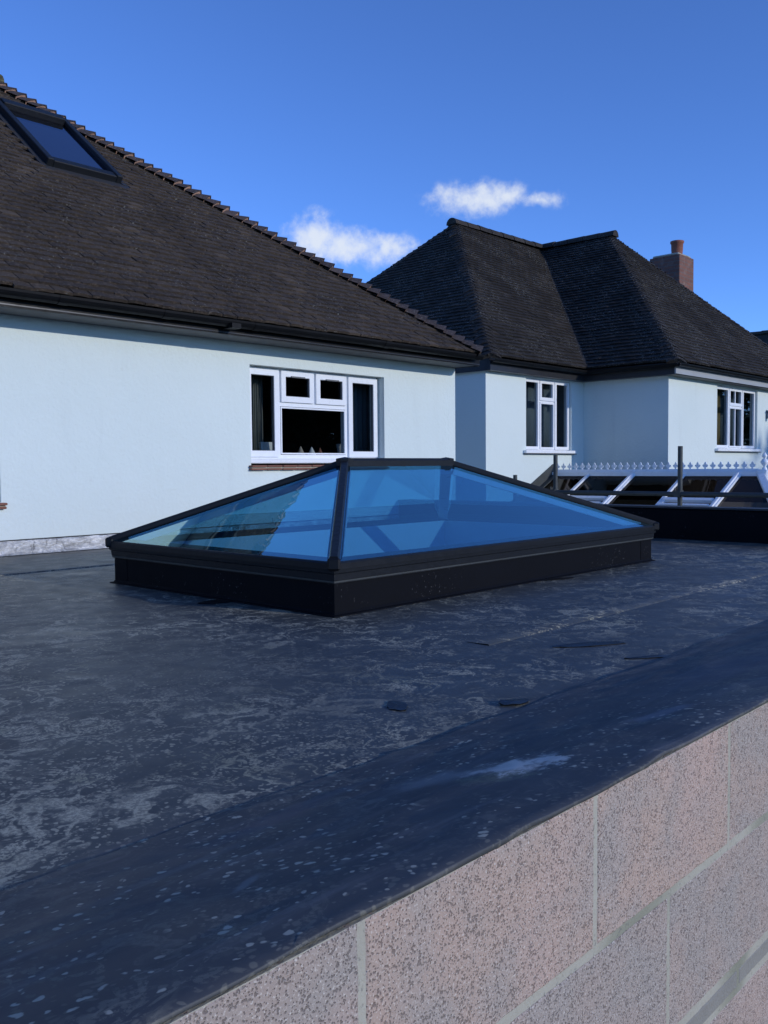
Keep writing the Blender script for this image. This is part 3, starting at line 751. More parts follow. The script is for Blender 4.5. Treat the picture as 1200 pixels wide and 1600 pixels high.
# eaves: soffit, fascia, gutter
EO = 5.374
b = MB(); b.add([(-6.3,EO+.002,ZS),(7.12,EO+.002,ZS),(7.12,WV,ZS),(-6.3,WV,ZS)], [(3,2,1,0)])
b.build('soffit', 'soffit', house)
b = MB(); b.box(-6.3, 7.125, EO-.02, EO, ZS-.006, ZS+.10); b.box(7.123, 7.143, EO, 11.6, ZS-.006, ZS+.10); fa = b.build('fascia', 'black_plastic', house)
b = MB(); b.box(-6.3, 7.126, EO-.0235, EO-.0205, ZS+.004, ZS+.012); b.build('fascia_bead', 'grey_black', fa)
def gutter(path, r, parent, unions, up=Vector((0,0,1))):
    pr = [(r*math.cos(math.pi+math.pi*i/10), r*math.sin(math.pi+math.pi*i/10)) for i in range(11)] + [(r*.94*math.cos(2*math.pi-math.pi*i/10), r*.94*math.sin(2*math.pi-math.pi*i/10)) for i in range(11)]
    bb = MB(); bb.sweep(path, pr); g_ = bb.build('gutter', 'black_plastic', parent, smooth=False)
    a, c = Vector(path[0]), Vector(path[-1]); d = (c-a).normalized()
    for s in unions:
        p = a + d*s; pr2 = [(x*1.07, y*1.07) for x, y in pr]
        bb = MB(); bb.sweep([p - d*.035, p + d*.035], pr2); bb.build('gutter_union', 'black_plastic', g_)
    return g_
gx0 = -6.3
gt = gutter([(gx0, EO-.075, ZS+.088), (7.06, EO-.075, ZS+.088)], .050, house, [9.05, 9.8, 10.58, 12.0])
b = MB(); b.box(4.01, 4.09, EO-.148, EO-.021, ZS+.025, ZS+.06); b.build('gutter_outlet', 'black_plastic', house)
# roof planes
PT = R(37.9); EVt = 5.30; EZ = 1.645; EUR = 7.36
RUNL = 3.25; RZL = EZ + RUNL*math.tan(PT); RVL = EVt + RUNL; RUE = EUR - RUNL - .30; BEV = RVL+RUNL; EUL = -6.4; RUW = EUL+RUNL
eA, eB, eC, eD = (Vector((EUR-.3,EVt,EZ)), Vector((EUR-.3,BEV,EZ)), Vector((EUL,BEV,EZ)), Vector((EUL,EVt,EZ)))
rE, rW = Vector((RUE,RVL,RZL)), Vector((RUW,RVL,RZL))
rf = MB(); rf.add([eA, eB, eC, eD, rE, rW], [(3,0,4,5), (0,1,4), (1,2,5,4), (2,3,5), (0,3,2,1)])
roofo = rf.build('tiled_roof', 'tile', house)
G = RUNL/math.cos(PT)/51; TW = .128; TT = .021
o_, a_, u_, n_ = face_frame((0, EVt, EZ), (1, 0, 0), (0, math.cos(PT), math.sin(PT)))
slen = RUNL/math.cos(PT); hipx = lambda s: eA.x - (eA.x-rE.x)*s/slen
RWU0, RWU1, RWS0, RWS1 = 3.545, 4.225, 2.21, 3.44
skipf = lambda x, s: RWU0-.03 < x < RWU1+.03 and RWS0-.02 < s < RWS1+.0
tl = tile_face(o_, a_, u_, n_, lambda s: 1.2, hipx, slen, G, TW, TT, skipf, 1.0, rng)
def inview(t_):
    x, y, k = pix(t_[1].translation); return 0 <= x <= 1200 and 0 <= y <= 1600
cand = sorted([t_ for t_ in tl if t_[3] and inview(t_)], key=lambda t_: (t_[1].translation - CAMP).length)[:300]
ids = set(id(t_) for t_ in cand)
vu, fu = tile_unit(TW*.975, G, TT); q = MB(); q.add(vu, fu, 0, .0); tme = q.mesh('roof_tile', 'tile')
for t_ in cand:
    o = link('roof_tile', tme, roofo); o.matrix_local = t_[1]
q = MB(); tiles_to([t_ for t_ in tl if id(t_) not in ids], TW, G, TT, q)
# coarser courses on the parts of this slope and the slopes that face away
tl2 = tile_face(o_, a_, u_, n_, lambda s: eD.x + (rW.x-eD.x)*s/slen, lambda s: 1.2, slen, G, TW*4, .016, None, .6, rng); tiles_to(tl2, TW*4, G, .016, q)
o2, a2, u2, n2 = face_frame((eA.x, EVt, EZ), (0, 1, 0), Vector((rE.x-eA.x, 0, RZL-EZ)))
sl2 = math.hypot(eA.x-rE.x, RZL-EZ)
tl3 = tile_face(o2, a2, u2, n2, lambda s: RUNL*s/sl2, lambda s: 2*RUNL-RUNL*s/sl2, sl2, sl2/51, TW*2, .016, None, .6, rng); tiles_to(tl3, TW*2, sl2/51, .016, q)
tag(q.build('tile_courses', 'tile', roofo), kind='stuff')
nF = n_.copy(); nE = n2.copy()
lay_hip(eA + Vector((0,0,.0)), rE, nF, nE, 51, .135, .135, .088, ['bonnet', 'bonnet_mortar'], roofo)
lay_ridge(rE + Vector((.06,0,.0)), Vector((-1.0, RVL, RZL)), .11, .32, 'moss', roofo)
# roof window
rw = bpy.data.objects.new('roof_window', None); COL.objects.link(rw); rw.parent = house
def onroof(x, s, h): return o_ + a_*x + u_*s + n_*h
def roofbox(bld, x0, x1, s0, s1, h0, h1): bld.obox(onroof(x0, s0, h0), a_*(x1-x0), u_*(s1-s0), n_*(h1-h0))
q = MB(); fwid = .055
roofbox(q, RWU0, RWU0+fwid, RWS0, RWS1, 0, .085); roofbox(q, RWU1-fwid, RWU1, RWS0, RWS1, 0, .085)
roofbox(q, RWU0+fwid, RWU1-fwid, RWS0, RWS0+.09, 0, .075); roofbox(q, RWU0+fwid, RWU1-fwid, RWS1-.11, RWS1, 0, .10)
q.build('frame', 'aluminium', rw, bevel=.006, fix=True)
q = MB(); q.add([onroof(RWU0+fwid, RWS0+.09, .05), onroof(RWU1-fwid, RWS0+.09, .05), onroof(RWU1-fwid, RWS1-.11, .05), onroof(RWU0+fwid, RWS1-.11, .05)], [(0,1,2,3)]); q.build('pane', 'roofwin_glass', rw)
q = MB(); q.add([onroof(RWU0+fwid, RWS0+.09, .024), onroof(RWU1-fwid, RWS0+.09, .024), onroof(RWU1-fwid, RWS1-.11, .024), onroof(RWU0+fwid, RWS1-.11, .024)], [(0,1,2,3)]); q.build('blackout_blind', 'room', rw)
q = MB(); roofbox(q, RWU0+fwid, RWU1-fwid, RWS1-.24, RWS1-.112, .026, .034); q.build('ventilation_flap', 'galv', rw)
q = MB(); roofbox(q, RWU0-.06, RWU1+.06, RWS0-.13, RWS0-.001, .012, .020); q.build('apron_flashing', 'paint_dark', rw)
q = MB(); roofbox(q, RWU1+.001, RWU1+.05, RWS0-.02, RWS1, .014, .026); q.build('side_flashing', 'paint_dark', rw)
q = MB(); roofbox(q, RWU0-.05, RWU0-.001, RWS0-.02, RWS1, .014, .026); q.build('side_flashing', 'paint_dark', rw)
# lead flashing at the foot of the wall: a wrinkled strip
b = MB(); us2 = frange(-3.9, 6.24, .025); prof = [(.030, .0), (.022, .006), (.012, .016), (.010, .05), (.012, .078), (.006, .090), (.0, .092)]
for u in us2:
    for i, (d, z) in enumerate(prof):
        w_ = .006*noise.noise(Vector((u*7, z*30, 1))) + .004*noise.noise(Vector((u*22, z*40, 4)))
        b.v.append((u, WV - max(.0015, d + (w_ if 0 < i < 6 else 0)), z + .004 + (.004*noise.noise(Vector((u*4, 0, 9))) if i else 0))); b.r.append(0)
k = len(prof)
for i in range(len(us2)-1):
    for j in range(k-1): b.f.append((i*k+j, (i+1)*k+j, (i+1)*k+j+1, i*k+j+1)); b.mi.append(0)
fl = b.build('lead_flashing', 'lead', house, smooth=True)
b = MB(); b.box(-3.9, 6.24, WV-.004, WV+.004, .096, .102); b.build('flashing_chase', 'black_plastic', fl)
# things on the window sill and curtains inside
FY = WV+.17
def curtain(u0, u1, z0, z1, y, label, mat, amp=.025):
    n = 40; bb = MB()
    for j, z_ in enumerate((z0, z1)):
        for i in range(n+1):
            u = u0+(u1-u0)*i/n; bb.v.append((u, y + amp*math.sin(i*1.1+j*.3), z_)); bb.r.append(0)
    for i in range(n): bb.f.append((i, i+1, n+2+i, n+1+i)); bb.mi.append(0)
    o = bb.build('curtain', mat, None, smooth=True); mo = o.modifiers.new('thickness', 'SOLIDIFY'); mo.thickness = .004
    return tag(o, label, 'curtain')
curtain(4.735, 4.845, .62, 1.36, FY+.10, 'grey curtain at the left side of the large white window', 'curtain', .02)
curtain(5.80, 6.25, .62, 1.36, FY+.10, 'grey drawn curtain behind the right pane of the large window', 'blind', .012)
b = MB(); b.box(3.95, 6.85, WV+.1515, WV+.40, .632, .650); b.build('window_board', 'upvc', house)
q = MB(); q.obox((4.785, FY+.03, .652), (.15, .012, 0), (0, .03, .0), (0, .02, .115)); o = q.build('greeting_card', 'card', bevel=.001, fix=True)
tag(o, 'white card propped in the left light of the large window', 'card')
def cone(u, y, h, r_, label, mat):
    n = 14; bb = MB(); pr = [(r_, 0), (r_*.96, h*.12), (r_*.62, h*.45), (r_*.30, h*.78), (r_*.12, h*.95), (.0005, h)]
    for rr, zz in pr:
        for i in range(n): bb.v.append((u+rr*math.cos(2*math.pi*i/n), y+rr*math.sin(2*math.pi*i/n), .6515+zz)); bb.r.append(0)
    for j in range(len(pr)-1):
        for i in range(n): bb.f.append((j*n+i, j*n+(i+1) % n, (j+1)*n+(i+1) % n, (j+1)*n+i)); bb.mi.append(0)
    tag(bb.build('ornament', mat, smooth=True), label, 'ornament', 'cone ornaments on the window board')
cone(5.24, FY+.06, .085, .040, 'tan cone ornament, leftmost behind the wide lower pane', 'ornament')
cone(5.37, FY+.06, .080, .040, 'white cone ornament, middle one behind the wide lower pane', 'card')
cone(5.47, FY+.06, .075, .032, 'dark brown cone ornament, rightmost behind the wide lower pane', 'sill_tile')
bb = MB(); n = 18
for rr, zz in ((.030, 0), (.034, .05), (.046, .11), (.042, .11), (.028, .01)):
    for i in range(n): bb.v.append((5.74+rr*math.cos(2*math.pi*i/n), FY+.07+rr*math.sin(2*math.pi*i/n), .6515+zz)); bb.r.append(0)
for j in range(4):
    for i in range(n): bb.f.append((j*n+i, j*n+(i+1) % n, (j+1)*n+(i+1) % n, (j+1)*n+i)); bb.mi.append(0)
tag(bb.build('tumbler', 'clear_lens', smooth=True), 'pale flared tumbler at the right end of the wide lower pane', 'cup')

# ------------------------------------------------------------------ neighbouring house (right)
NZ = 1.783
AV, AU, OU, OV = 7.0, 9.445, 11.89, 5.656
nb = thing('rendered_house', 'white rendered house with dark tiled hipped roof and red brick chimney', 'house')
NA = (10.37, 11.55, .740, 1.765)      # window of the set back wall
NW = (13.545, 15.175, .765, 1.760)      # window of the projecting wing
b = MB()
wall_panel(b, AU, OU, GZ, NZ+.02, lambda a, z, d: (a, AV+d, z), [NA], .06)
wall_panel(b, OU, 18.0, GZ, NZ+.02, lambda a, z, d: (a, OV+d, z), [NW], .06)
for p, q2 in (((OU, OV), (OU, AV)), ((AU, AV), (AU, 12.6)), ((18.0, OV), (18.0, 12.6)), ((AU, 12.6), (18.0, 12.6))):
    b.add([(*p, GZ), (*q2, GZ), (*q2, NZ+.02), (*p, NZ+.02)], [(0,1,2,3)])
b.build('wall', 'render', nb)
def small_window(h, wv, parent, bars, seen):
    u0, u1, z0, z1 = h; fy = wv+.058; w = .035; W_ = u1-u0
    z0f = z0 + .022
    m_a = u0 + W_*.335; m_b = u0 + W_*.665; tz = z0 + (z1-z0)*.70
    q_ = MB(); q_.box(u0, u0+w, fy, fy+.05, z0f, z1); q_.box(u1-w, u1, fy, fy+.05, z0f, z1); q_.box(u0+w, u1-w, fy, fy+.05, z0f, z0f+w); q_.box(u0+w, u1-w, fy, fy+.05, z1-w, z1)
    for m_ in (m_a, m_b): q_.box(m_-.024, m_+.024, fy, fy+.05, z0f+w, z1-w)
    q_.box(m_a+.024, m_b-.024, fy+.001, fy+.05, tz-.024, tz+.024)
    fr = q_.build('window', 'upvc', parent)
    def lf(a0, a1, c0, c1, sw, nb_=0):
        s_ = MB(); sash(s_, a0, a1, c0, c1, sw, fy-.022, fy+.012); s_.build('sash', 'upvc', fr)
        if nb_:
            c_ = (a0+a1)/2; s_ = MB(); s_.box(c_-.013, c_+.013, fy-.012, fy+.010, c0+sw, c1-sw); s_.build('glazing_bar', 'upvc', fr)
            glass_rect(a0+sw-.004, c_-.012, c0+sw-.004, c1-sw+.004, fy+.004, fr); glass_rect(c_+.012, a1-sw+.004, c0+sw-.004, c1-sw+.004, fy+.004, fr)
        else: glass_rect(a0+sw-.004, a1-sw+.004, c0+sw-.004, c1-sw+.004, fy+.004, fr)
    lf(u0+.012, m_a-.008, z0f+.012, z1-.012, .042); lf(m_b+.008, u1-.012, z0f+.012, z1-.012, .042)
    lf(m_a+.008, m_b-.008, tz+.008, z1-.012, .046, bars); lf(m_a+.012, m_b-.012, z0f+.02, tz-.012, .026, bars)
    s_ = MB(); s_.box(u0-.07, u1+.07, wv-.055, fy+.04, z0-.022, z0+.0215); s_.build('sill', 'upvc', fr, bevel=.006)
    s_ = MB(); s_.box(u0-.065, u1+.065, wv-.050, wv-.002, z0-.034, z0-.023); s_.build('sill_nosing', 'grey_black', fr)
small_window(NA, AV, nb, 0, 0); small_window(NW, OV, nb, 1, 0)
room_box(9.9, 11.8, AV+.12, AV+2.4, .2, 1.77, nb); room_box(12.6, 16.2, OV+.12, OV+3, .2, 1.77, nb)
curtain(10.38, 11.54, .75, 1.76, AV+.24, 'blue grey blind behind the window near the inner corner', 'blind', .008)
curtain(13.98, 14.34, .78, 1.76, OV+.30, 'tan curtain gathered in the window of the projecting wing', 'curtain_tan', .03)
curtain(14.45, 15.2, .78, 1.76, OV+.34, 'slate coloured curtain in the right part of the wing window', 'blind', .03)
# roof
ze = 1.965; zr = 4.72
EA = Vector((9.36, 6.853, ze)); EI = Vector((11.74, 6.853, ze)); E2 = Vector((11.70, 5.44, ze)); EI.x = E2.x
E3 = Vector((17.86, 5.44, ze)); EB = Vector((9.36, 12.62, ze)); P1 = Vector((12.344, 9.80, zr)); J = Vector((14.96, 9.74, zr)); P2 = Vector((15.01, 8.271, zr))
E4 = Vector((17.86, 12.62, ze)); J2 = Vector((15.06, 9.8, zr))
rf = MB(); rf.add([EA, EI, J, P1, E2, P2, E3, EB, E4], [(0,1,2,3), (1,4,5,2), (4,6,5), (7,0,3), (6,8,2,5), (8,7,3,2)])
nroof = rf.build('tiled_roof', 'tile_dark', nb)
def quad_face(bld, pL, pR, qR, qL, courses, tw, skip=None, jit=1.0):
    """tiles between eave pL-pR and top qL-qR (all Vectors), courses counted to the top"""
    a = (pR-pL).normalized(); up_ = ((qL+qR)/2 - (pL+pR)/2); up_ = up_ - a*up_.dot(a)
    n = a.cross(up_).normalized(); 
    up_n = up_.normalized(); slen = up_.length; g = slen/courses
    lq = (qL-pL).dot(a); rq = (qR-pL).dot(a); W_ = (pR-pL).length
    ts = tile_face(pL, a, up_n, n, lambda s: lq*s/slen, lambda s: W_ + (rq-W_)*s/slen, slen, g, tw, .030, skip, jit, rng)
    vu_, fu_ = tile_unit(tw, g, .030)
    for w_, mt, rr, full in ts:
        f = w_/tw; bld.add([mt @ Vector((p[0]*f, p[1], p[2])) for p in vu_], fu_, 0, rr*.998+.001)
    return n
NC = 46
q = MB()
nA_ = quad_face(q, EA, EI, J, P1, NC, .17)
nB_ = quad_face(q, EI, E2, P2, J, NC, .17) if False else None
# wing's left slope: eave runs from the inner corner towards us
nB_ = quad_face(q, E2 + Vector((0, EI.y-E2.y, 0)), E2, P2, J, NC, .17)
nC_ = quad_face(q, E2, E3, P2, P2, NC, .17)
nD_ = quad_face(q, EB, EA, P1, P1, NC, .17)
nE_ = quad_face(q, E3, E4, J2, P2, NC, .5); nF_ = quad_face(q, E4, EB, P1, J2, NC, .5)
tag(q.build('tile_courses', 'tile_dark', nroof), kind='stuff')
bd = ['bonnet_dark', 'bonnet_dark']
lay_hip(EA, P1, nD_, nA_, NC, .15, .15, .045, bd, nroof); lay_hip(E2, P2, nB_, nC_, NC, .15, .15, .045, bd, nroof)
lay_hip(EB, P1, nF_, nD_, NC, .13, .13, .05, bd, nroof); lay_hip(E3, P2, nC_, nE_, NC, .13, .13, .05, bd, nroof)
lay_ridge(P1 + Vector((-.10, 0, -.01)), J, .108, .33, 'bonnet_dark', nroof); lay_ridge(P2 + Vector((0, -.10, -.01)), J, .108, .33, 'bonnet_dark', nroof)
# valley
b = MB(); vd = (J-EI); 
b.add([EI+Vector((-.05,0,.035)), EI+Vector((0,-.05,.035)), J+Vector((0,-.05,.0)), J+Vector((-.05,0,.0))], [(0,1,2,3)]); b.build('valley', 'tile_dark', nroof)
# eaves
b = MB(); b.box(EA.x+.03, E2.x+.02, EA.y+.03, EA.y+.05, NZ-.004, ze-.02); b.box(EA.x+.03, EA.x+.05, EA.y+.05, EB.y, NZ-.004, ze-.02); b.box(E2.x+.02, E2.x+.04, E2.y+.05, EA.y+.05, NZ-.004, ze-.02)
b.build('fascia', 'grey_black', nb)
b = MB(); b.box(E2.x+.02, 17.8, E2.y+.03, E2.y+.05, NZ+.008, ze-.03); b.build('front_fascia', 'fascia_grey', nb)
b = MB(); b.add([(EA.x+.05,EA.y+.05,NZ),(E2.x+.02,EA.y+.05,NZ),(E2.x+.02,AV,NZ),(EA.x+.05,AV,NZ)], [(3,2,1,0)]); b.add([(E2.x+.04,E2.y+.05,NZ+.001),(17.8,E2.y+.05,NZ+.001),(17.8,OV,NZ+.001),(E2.x+.04,OV,NZ+.001)], [(3,2,1,0)])
b.add([(EA.x+.05,AV,NZ+.001),(AU,AV,NZ+.001),(AU,12.6,NZ+.001),(EA.x+.05,12.6,NZ+.001)], [(0,1,2,3)]); b.add([(E2.x+.04,OV,NZ+.002),(OU,OV,NZ+.002),(OU,AV,NZ+.002),(E2.x+.04,AV,NZ+.002)], [(0,1,2,3)])
b.build('soffit', 'soffit', nb)
gutter([(EA.x-.03, EA.y-.04, ze-.045), (E2.x-.02, EA.y-.04, ze-.045)], .05, nb, [.9]); gutter([(E2.x-.045, EA.y-.08, ze-.045), (E2.x-.045, E2.y-.04, ze-.045)], .05, nb, []); gutter([(E2.x-.05, E2.y-.04, ze-.045), (17.8, E2.y-.04, ze-.045)], .04, nb, [2.0])
# chimney
ch = bpy.data.objects.new('chimney', None); COL.objects.link(ch); ch.parent = nb
cx0, cx1, cy0, cy1, cz = 17.42, 18.08, 8.07, 8.72, 4.78
b = MB(); b.box(0, cx1-cx0, 0, cy1-cy0, 0, cz-2.4); o = b.build('stack', 'chimney', ch, bevel=.01); o.location = (cx0, cy0, 2.4)
b = MB(); b.box(cx0+.04, cx1-.04, cy0+.04, cy1-.04, cz, cz+.05); b.build('flaunching', 'mortar', ch, bevel=.02)
b = MB(); n = 16; pr = [(.105, 0), (.115, .10), (.118, .22), (.135, .235), (.135, .275), (.115, .28), (.10, .27), (.09, .05)]
pc = (cx0+.20, cy0+.15)
for rr, zz in pr:
    for i in range(n): b.v.append((pc[0]+rr*math.cos(2*math.pi*i/n), pc[1]+rr*math.sin(2*math.pi*i/n), cz+.03+zz)); b.r.append(0)
for j in range(len(pr)-1):
    for i in range(n): b.f.append((j*n+i, j*n+(i+1) % n, (j+1)*n+(i+1) % n, (j+1)*n+i)); b.mi.append(0)
b.build('chimney_pot', 'terracotta', ch, smooth=True)
# outside lamp on the wing wall
lp = thing('wall_lamp', 'small grey outdoor lamp on the white wing wall at the right edge', 'lamp', loc=(15.60, OV, 1.38))
b = MB(); b.box(-.035, .035, -.018, 0, -.07, .07); b.build('back_plate', 'lamp_metal', lp, bevel=.006)
b = MB(); b.tube((0, -.018, .03), (0, -.10, .05), .010); b.build('arm', 'lamp_metal', lp)
b = MB(); n = 12
for rr, zz in ((.012, .10), (.060, .055), (.062, .05), (.045, .045)):
    for i in range(n): b.v.append((rr*math.cos(2*math.pi*i/n), -.10+rr*math.sin(2*math.pi*i/n), zz)); b.r.append(0)
for j in range(3):
    for i in range(n): b.f.append((j*n+i, j*n+(i+1) % n, (j+1)*n+(i+1) % n, (j+1)*n+i)); b.mi.append(0)
b.build('lamp_shade', 'lamp_metal', lp)
b = MB(); b.sweep([(0,-.10,.045), (0,-.10,-.06), (0,-.10,-.085)], [(.040*math.cos(2*math.pi*i/10), .040*math.sin(2*math.pi*i/10)) for i in range(10)], up=Vector((1,0,0))); b.build('lens', 'clear_lens', lp)

# ------------------------------------------------------------------ conservatory against the neighbouring house
cons = thing('conservatory', 'white framed conservatory roof with dark panes and ridge cresting', 'conservatory')
CA = R(26); CU, CZ = 11.08, .43; CVA, CVB = AV-.002, 4.10; CE = 9.55
def cp(u, v, h=0): return Vector((u - math.sin(CA)*h, v, CZ - (CU-u)*math.tan(CA) + math.cos(CA)*h))
bars_v = [(6.40, .045), (5.735, .085), (5.015, .045), (4.325, .085)]
edges_v = [CVA] + [v for v, _ in bars_v] + [3.92]
for i in range(len(edges_v)-1):
    v0, v1 = edges_v[i], edges_v[i+1]
    if i < 4: pts = [cp(CE, v0), cp(CE, v1), cp(CU, v1), cp(CU, v0)]
    else: pts = [cp(CE, v0), cp(CE, 3.2), cp(CU, CVB), cp(CU, v0)]
    q = MB(); q.add(pts, [(3,2,1,0)]); q.build('roof_pane', 'poly', cons)
for v, w_ in bars_v:
    q = MB(); q.obox(cp(CE, v-w_/2, .004), cp(CU, v)-cp(CE, v), Vector((0, w_, 0)), cp(0, 0, .03)-cp(0, 0, 0)); bo = q.build('glazing_bar', 'upvc', cons, bevel=.005, fix=True)
    if w_ > .06:
        q = MB(); q.obox(cp(CE, v-.018, .03), cp(CU, v)-cp(CE, v), Vector((0, .036, 0)), cp(0, 0, .022)-cp(0, 0, 0)); q.build('bar_capping', 'upvc', bo, bevel=.005, fix=True)
q = MB(); hd = cp(CU, CVB)-cp(CE, 3.2); q.obox(cp(CE, 3.2-.045, .004), hd, Vector((0, .09, 0)), Vector((0, 0, .045))); q.build('hip_bar', 'upvc', cons, bevel=.005, fix=True)
# second slope behind the ridge and hipped front
q = MB(); q.add([Vector((CU, CVA, CZ)), Vector((CU, CVB, CZ)), Vector((11.885, CVB, CZ-.39)), Vector((11.885, CVA, CZ-.39))], [(0,1,2,3)]); q.build('rear_roof_pane', 'poly', cons)
q = MB(); q.add([cp(CE, 3.2), Vector((11.885, 3.2, CZ-(CU-CE)*math.tan(CA))), Vector((CU, CVB, CZ))], [(0,1,2)]); q.build('front_roof_pane', 'poly', cons)
# opening vents: white frames across two bays
for v0, v1 in ((6.40, 5.735), (5.015, 4.325)):
    a0, a1 = v1+.045, v0-.025
    vt = MB()
    for u, ww in ((10.36, .055), (10.25, .03)):
        vt.obox(cp(u, a0, .006), cp(u+ww, a0)-cp(u, a0), Vector((0, a1-a0, 0)), cp(0, 0, .04)-cp(0, 0, 0))
    vt.obox(cp(CE+.05, a1-.03, .005), cp(10.36, a1)-cp(CE+.05, a1), Vector((0, .03, 0)), cp(0, 0, .03)-cp(0, 0, 0))
    vt.build('vent_frame', 'upvc', cons, fix=True)
# ridge
q = MB(); q.box(CU-.05, CU+.05, CVB, CVA, CZ+.012, CZ+.040); rg = q.build('ridge_beam', 'upvc', cons, bevel=.006)
q = MB(); q.box(CU-.085, CU-.052, CVB, CVA, CZ-.035, CZ+.022); q.build('ridge_flange', 'upvc', rg, bevel=.004)
q = MB(); q.box(CU-.02, CU+.02, CVB, CVA, CZ+.0405, CZ+.058); q.build('cresting_rail', 'upvc', rg)
cr = MB(); out_ = [(-.013,0),(-.011,.016),(-.022,.020),(-.036,.036),(-.034,.052),(-.020,.056),(-.010,.050),(-.016,.064),(-.010,.078),(0,.092),(.010,.078),(.016,.064),(.010,.050),(.020,.056),(.034,.052),(.036,.036),(.022,.020),(.011,.016),(.013,0)]
n = len(out_); cr.add([(-.006, y, z_) for y, z_ in out_] + [(.006, y, z_) for y, z_ in out_], [tuple(range(n-1, -1, -1)), tuple(range(n, 2*n))] + [(i, i+1, n+i+1, n+i) for i in range(n-1)])
crm = cr.mesh('cresting', 'upvc')
v = CVA-.06; 
while v > CVB+.05:
    o = link('cresting', crm, rg); o.location = (CU, v, CZ+.058); o.rotation_euler = (0, random.gauss(0, .02), 0); v -= .0985
# end boss and finial
q = MB(); q.box(CU-.09, CU+.07, CVB-.13, CVB-.001, CZ-.09, CZ+.045); fb = q.build('ridge_end_boss', 'upvc', cons, bevel=.012)
q = MB(); n = 12
for rr, zz in ((.03, 0), (.03, .02), (.012, .035), (.045, .075), (.05, .095), (.03, .125), (.012, .135), (.03, .155), (.032, .17), (.015, .195), (.001, .215)):
    for i in range(n): q.v.append((CU+rr*math.cos(2*math.pi*i/n), CVB-.065+rr*math.sin(2*math.pi*i/n), CZ+.045+zz)); q.r.append(0)
for j in range(10):
    for i in range(n): q.f.append((j*n+i, j*n+(i+1) % n, (j+1)*n+(i+1) % n, (j+1)*n+i)); q.mi.append(0)
q.build('finial', 'upvc', fb, smooth=True)
# flashing stepped against the wall
q = MB(); q.obox(cp(CE-.05, CVA-.02, .012), cp(CU+.02, 0)-cp(CE-.05, 0), Vector((0, .018, 0)), cp(0, 0, .13)-cp(0, 0, 0)); q.obox(cp(CE-.05, CVA-.10, .010), cp(CU+.02, 0)-cp(CE-.05, 0), Vector((0, .08, 0)), cp(0, 0, .012)-cp(0, 0, 0)); q.build('wall_flashing', 'galv', cons, fix=True)
# inside and side frames below the eaves
ez = cp(CE, 0).z
q = MB(); q.box(CE-.05, CE+.05, 3.2, CVA, ez-.10, ez-.005); q.build('eaves_beam', 'upvc', cons)
for k in range(6):
    v = 3.25 + k*.735; q = MB(); q.box(CE-.03, CE+.03, v-.03, v+.03, GZ+.6, ez-.101); q.build('post', 'upvc', cons)
for k in range(5):
    v = 3.25 + k*.735; q = MB(); q.add([(CE, v+.03, GZ+.6), (CE, v+.705, GZ+.6), (CE, v+.705, ez-.101), (CE, v+.03, ez-.101)], [(0,1,2,3)]); q.build('side_pane', 'win_glass', cons)
q = MB(); q.box(CE-.06, CE+.06, 3.2, CVA, GZ, GZ+.6); q.build('dwarf_wall', 'render', cons)
q = MB(); q.add([(CE,3.2,GZ+.01),(11.88,3.2,GZ+.01),(11.88,CVA,GZ+.01),(CE,CVA,GZ+.01)], [(0,1,2,3)]); q.build('floor', 'room', cons)

# ------------------------------------------------------------------ scaffold beyond the end upstand
sc = thing('scaffold', 'grey steel scaffold poles and guard rail beyond the end upstand', 'scaffold')
SU = 8.6; b = MB()
def at_u(x, y, U): d = pray(x, y); return CAMP + d*(U/d.x)
p1 = at_u(868, 711, SU); p2 = at_u(1063, 697, SU); p3 = at_u(805, 742, SU)
for p in (p1, p2, p3):
    q = MB(); q.tube((p.x, p.y, GZ), (p.x, p.y, p.z), .0242, 16); pole = q.build('upright', 'galv', sc, smooth=False)
r0 = at_u(868, 769, SU-.05); zr_ = at_u(1063, 772, SU-.05).z
q = MB(); q.tube((SU-.05, p1.y+.10, zr_), (SU-.05, p2.y-2.4, zr_), .0242, 16); q.build('guard_rail', 'galv', sc)
for p in (p1, p2):
    q = MB(); q.tube((SU, p.y, zr_-.035), (SU, p.y, zr_+.035), .034, 12); q.box(SU-.075, SU-.02, p.y-.035, p.y+.035, zr_-.03, zr_+.03); q.tube((SU-.05, p.y+.03, zr_+.03), (SU-.05, p.y+.03, zr_+.062), .008, 6); q.build('coupler', 'galv', sc)

# ------------------------------------------------------------------ house beyond, roof only just seen at the right edge
fh = thing('distant_house', 'dark hipped roof of a farther house at the right edge', 'house')
fo = CAMP + pray(1158, 521)*34; fo2 = CAMP + pray(1200, 516)*34
b = MB(); x0, y0, zt = fo.x, fo.y, (fo.z)
b.box(x0+.5, x0+9, y0-6.5, y0+1.5, GZ, zt-3.0); b.build('wall', 'render', fh)
b = MB(); b.add([(x0-2.6, y0+2.2, zt-3.1), (x0-2.6, y0-7.2, zt-3.1), (x0+9.6, y0-7.2, zt-3.1), (x0+9.6, y0+2.2, zt-3.1), (x0+.6, y0+.4, zt), (x0+.6, y0-5.4, zt+.0), (x0+6, y0-5.4, zt), (x0+6, y0+.4, zt)], [(0,1,5,4), (1,2,6,5), (2,3,7,6), (3,0,4,7), (4,5,6,7)]); fr_ = b.build('roof', 'tile_dark', fh)
lay_ridge((x0+.6, y0+.4, zt-.02), (x0+.6, y0-5.4, zt-.02), .12, .45, 'bonnet_dark', fr_)

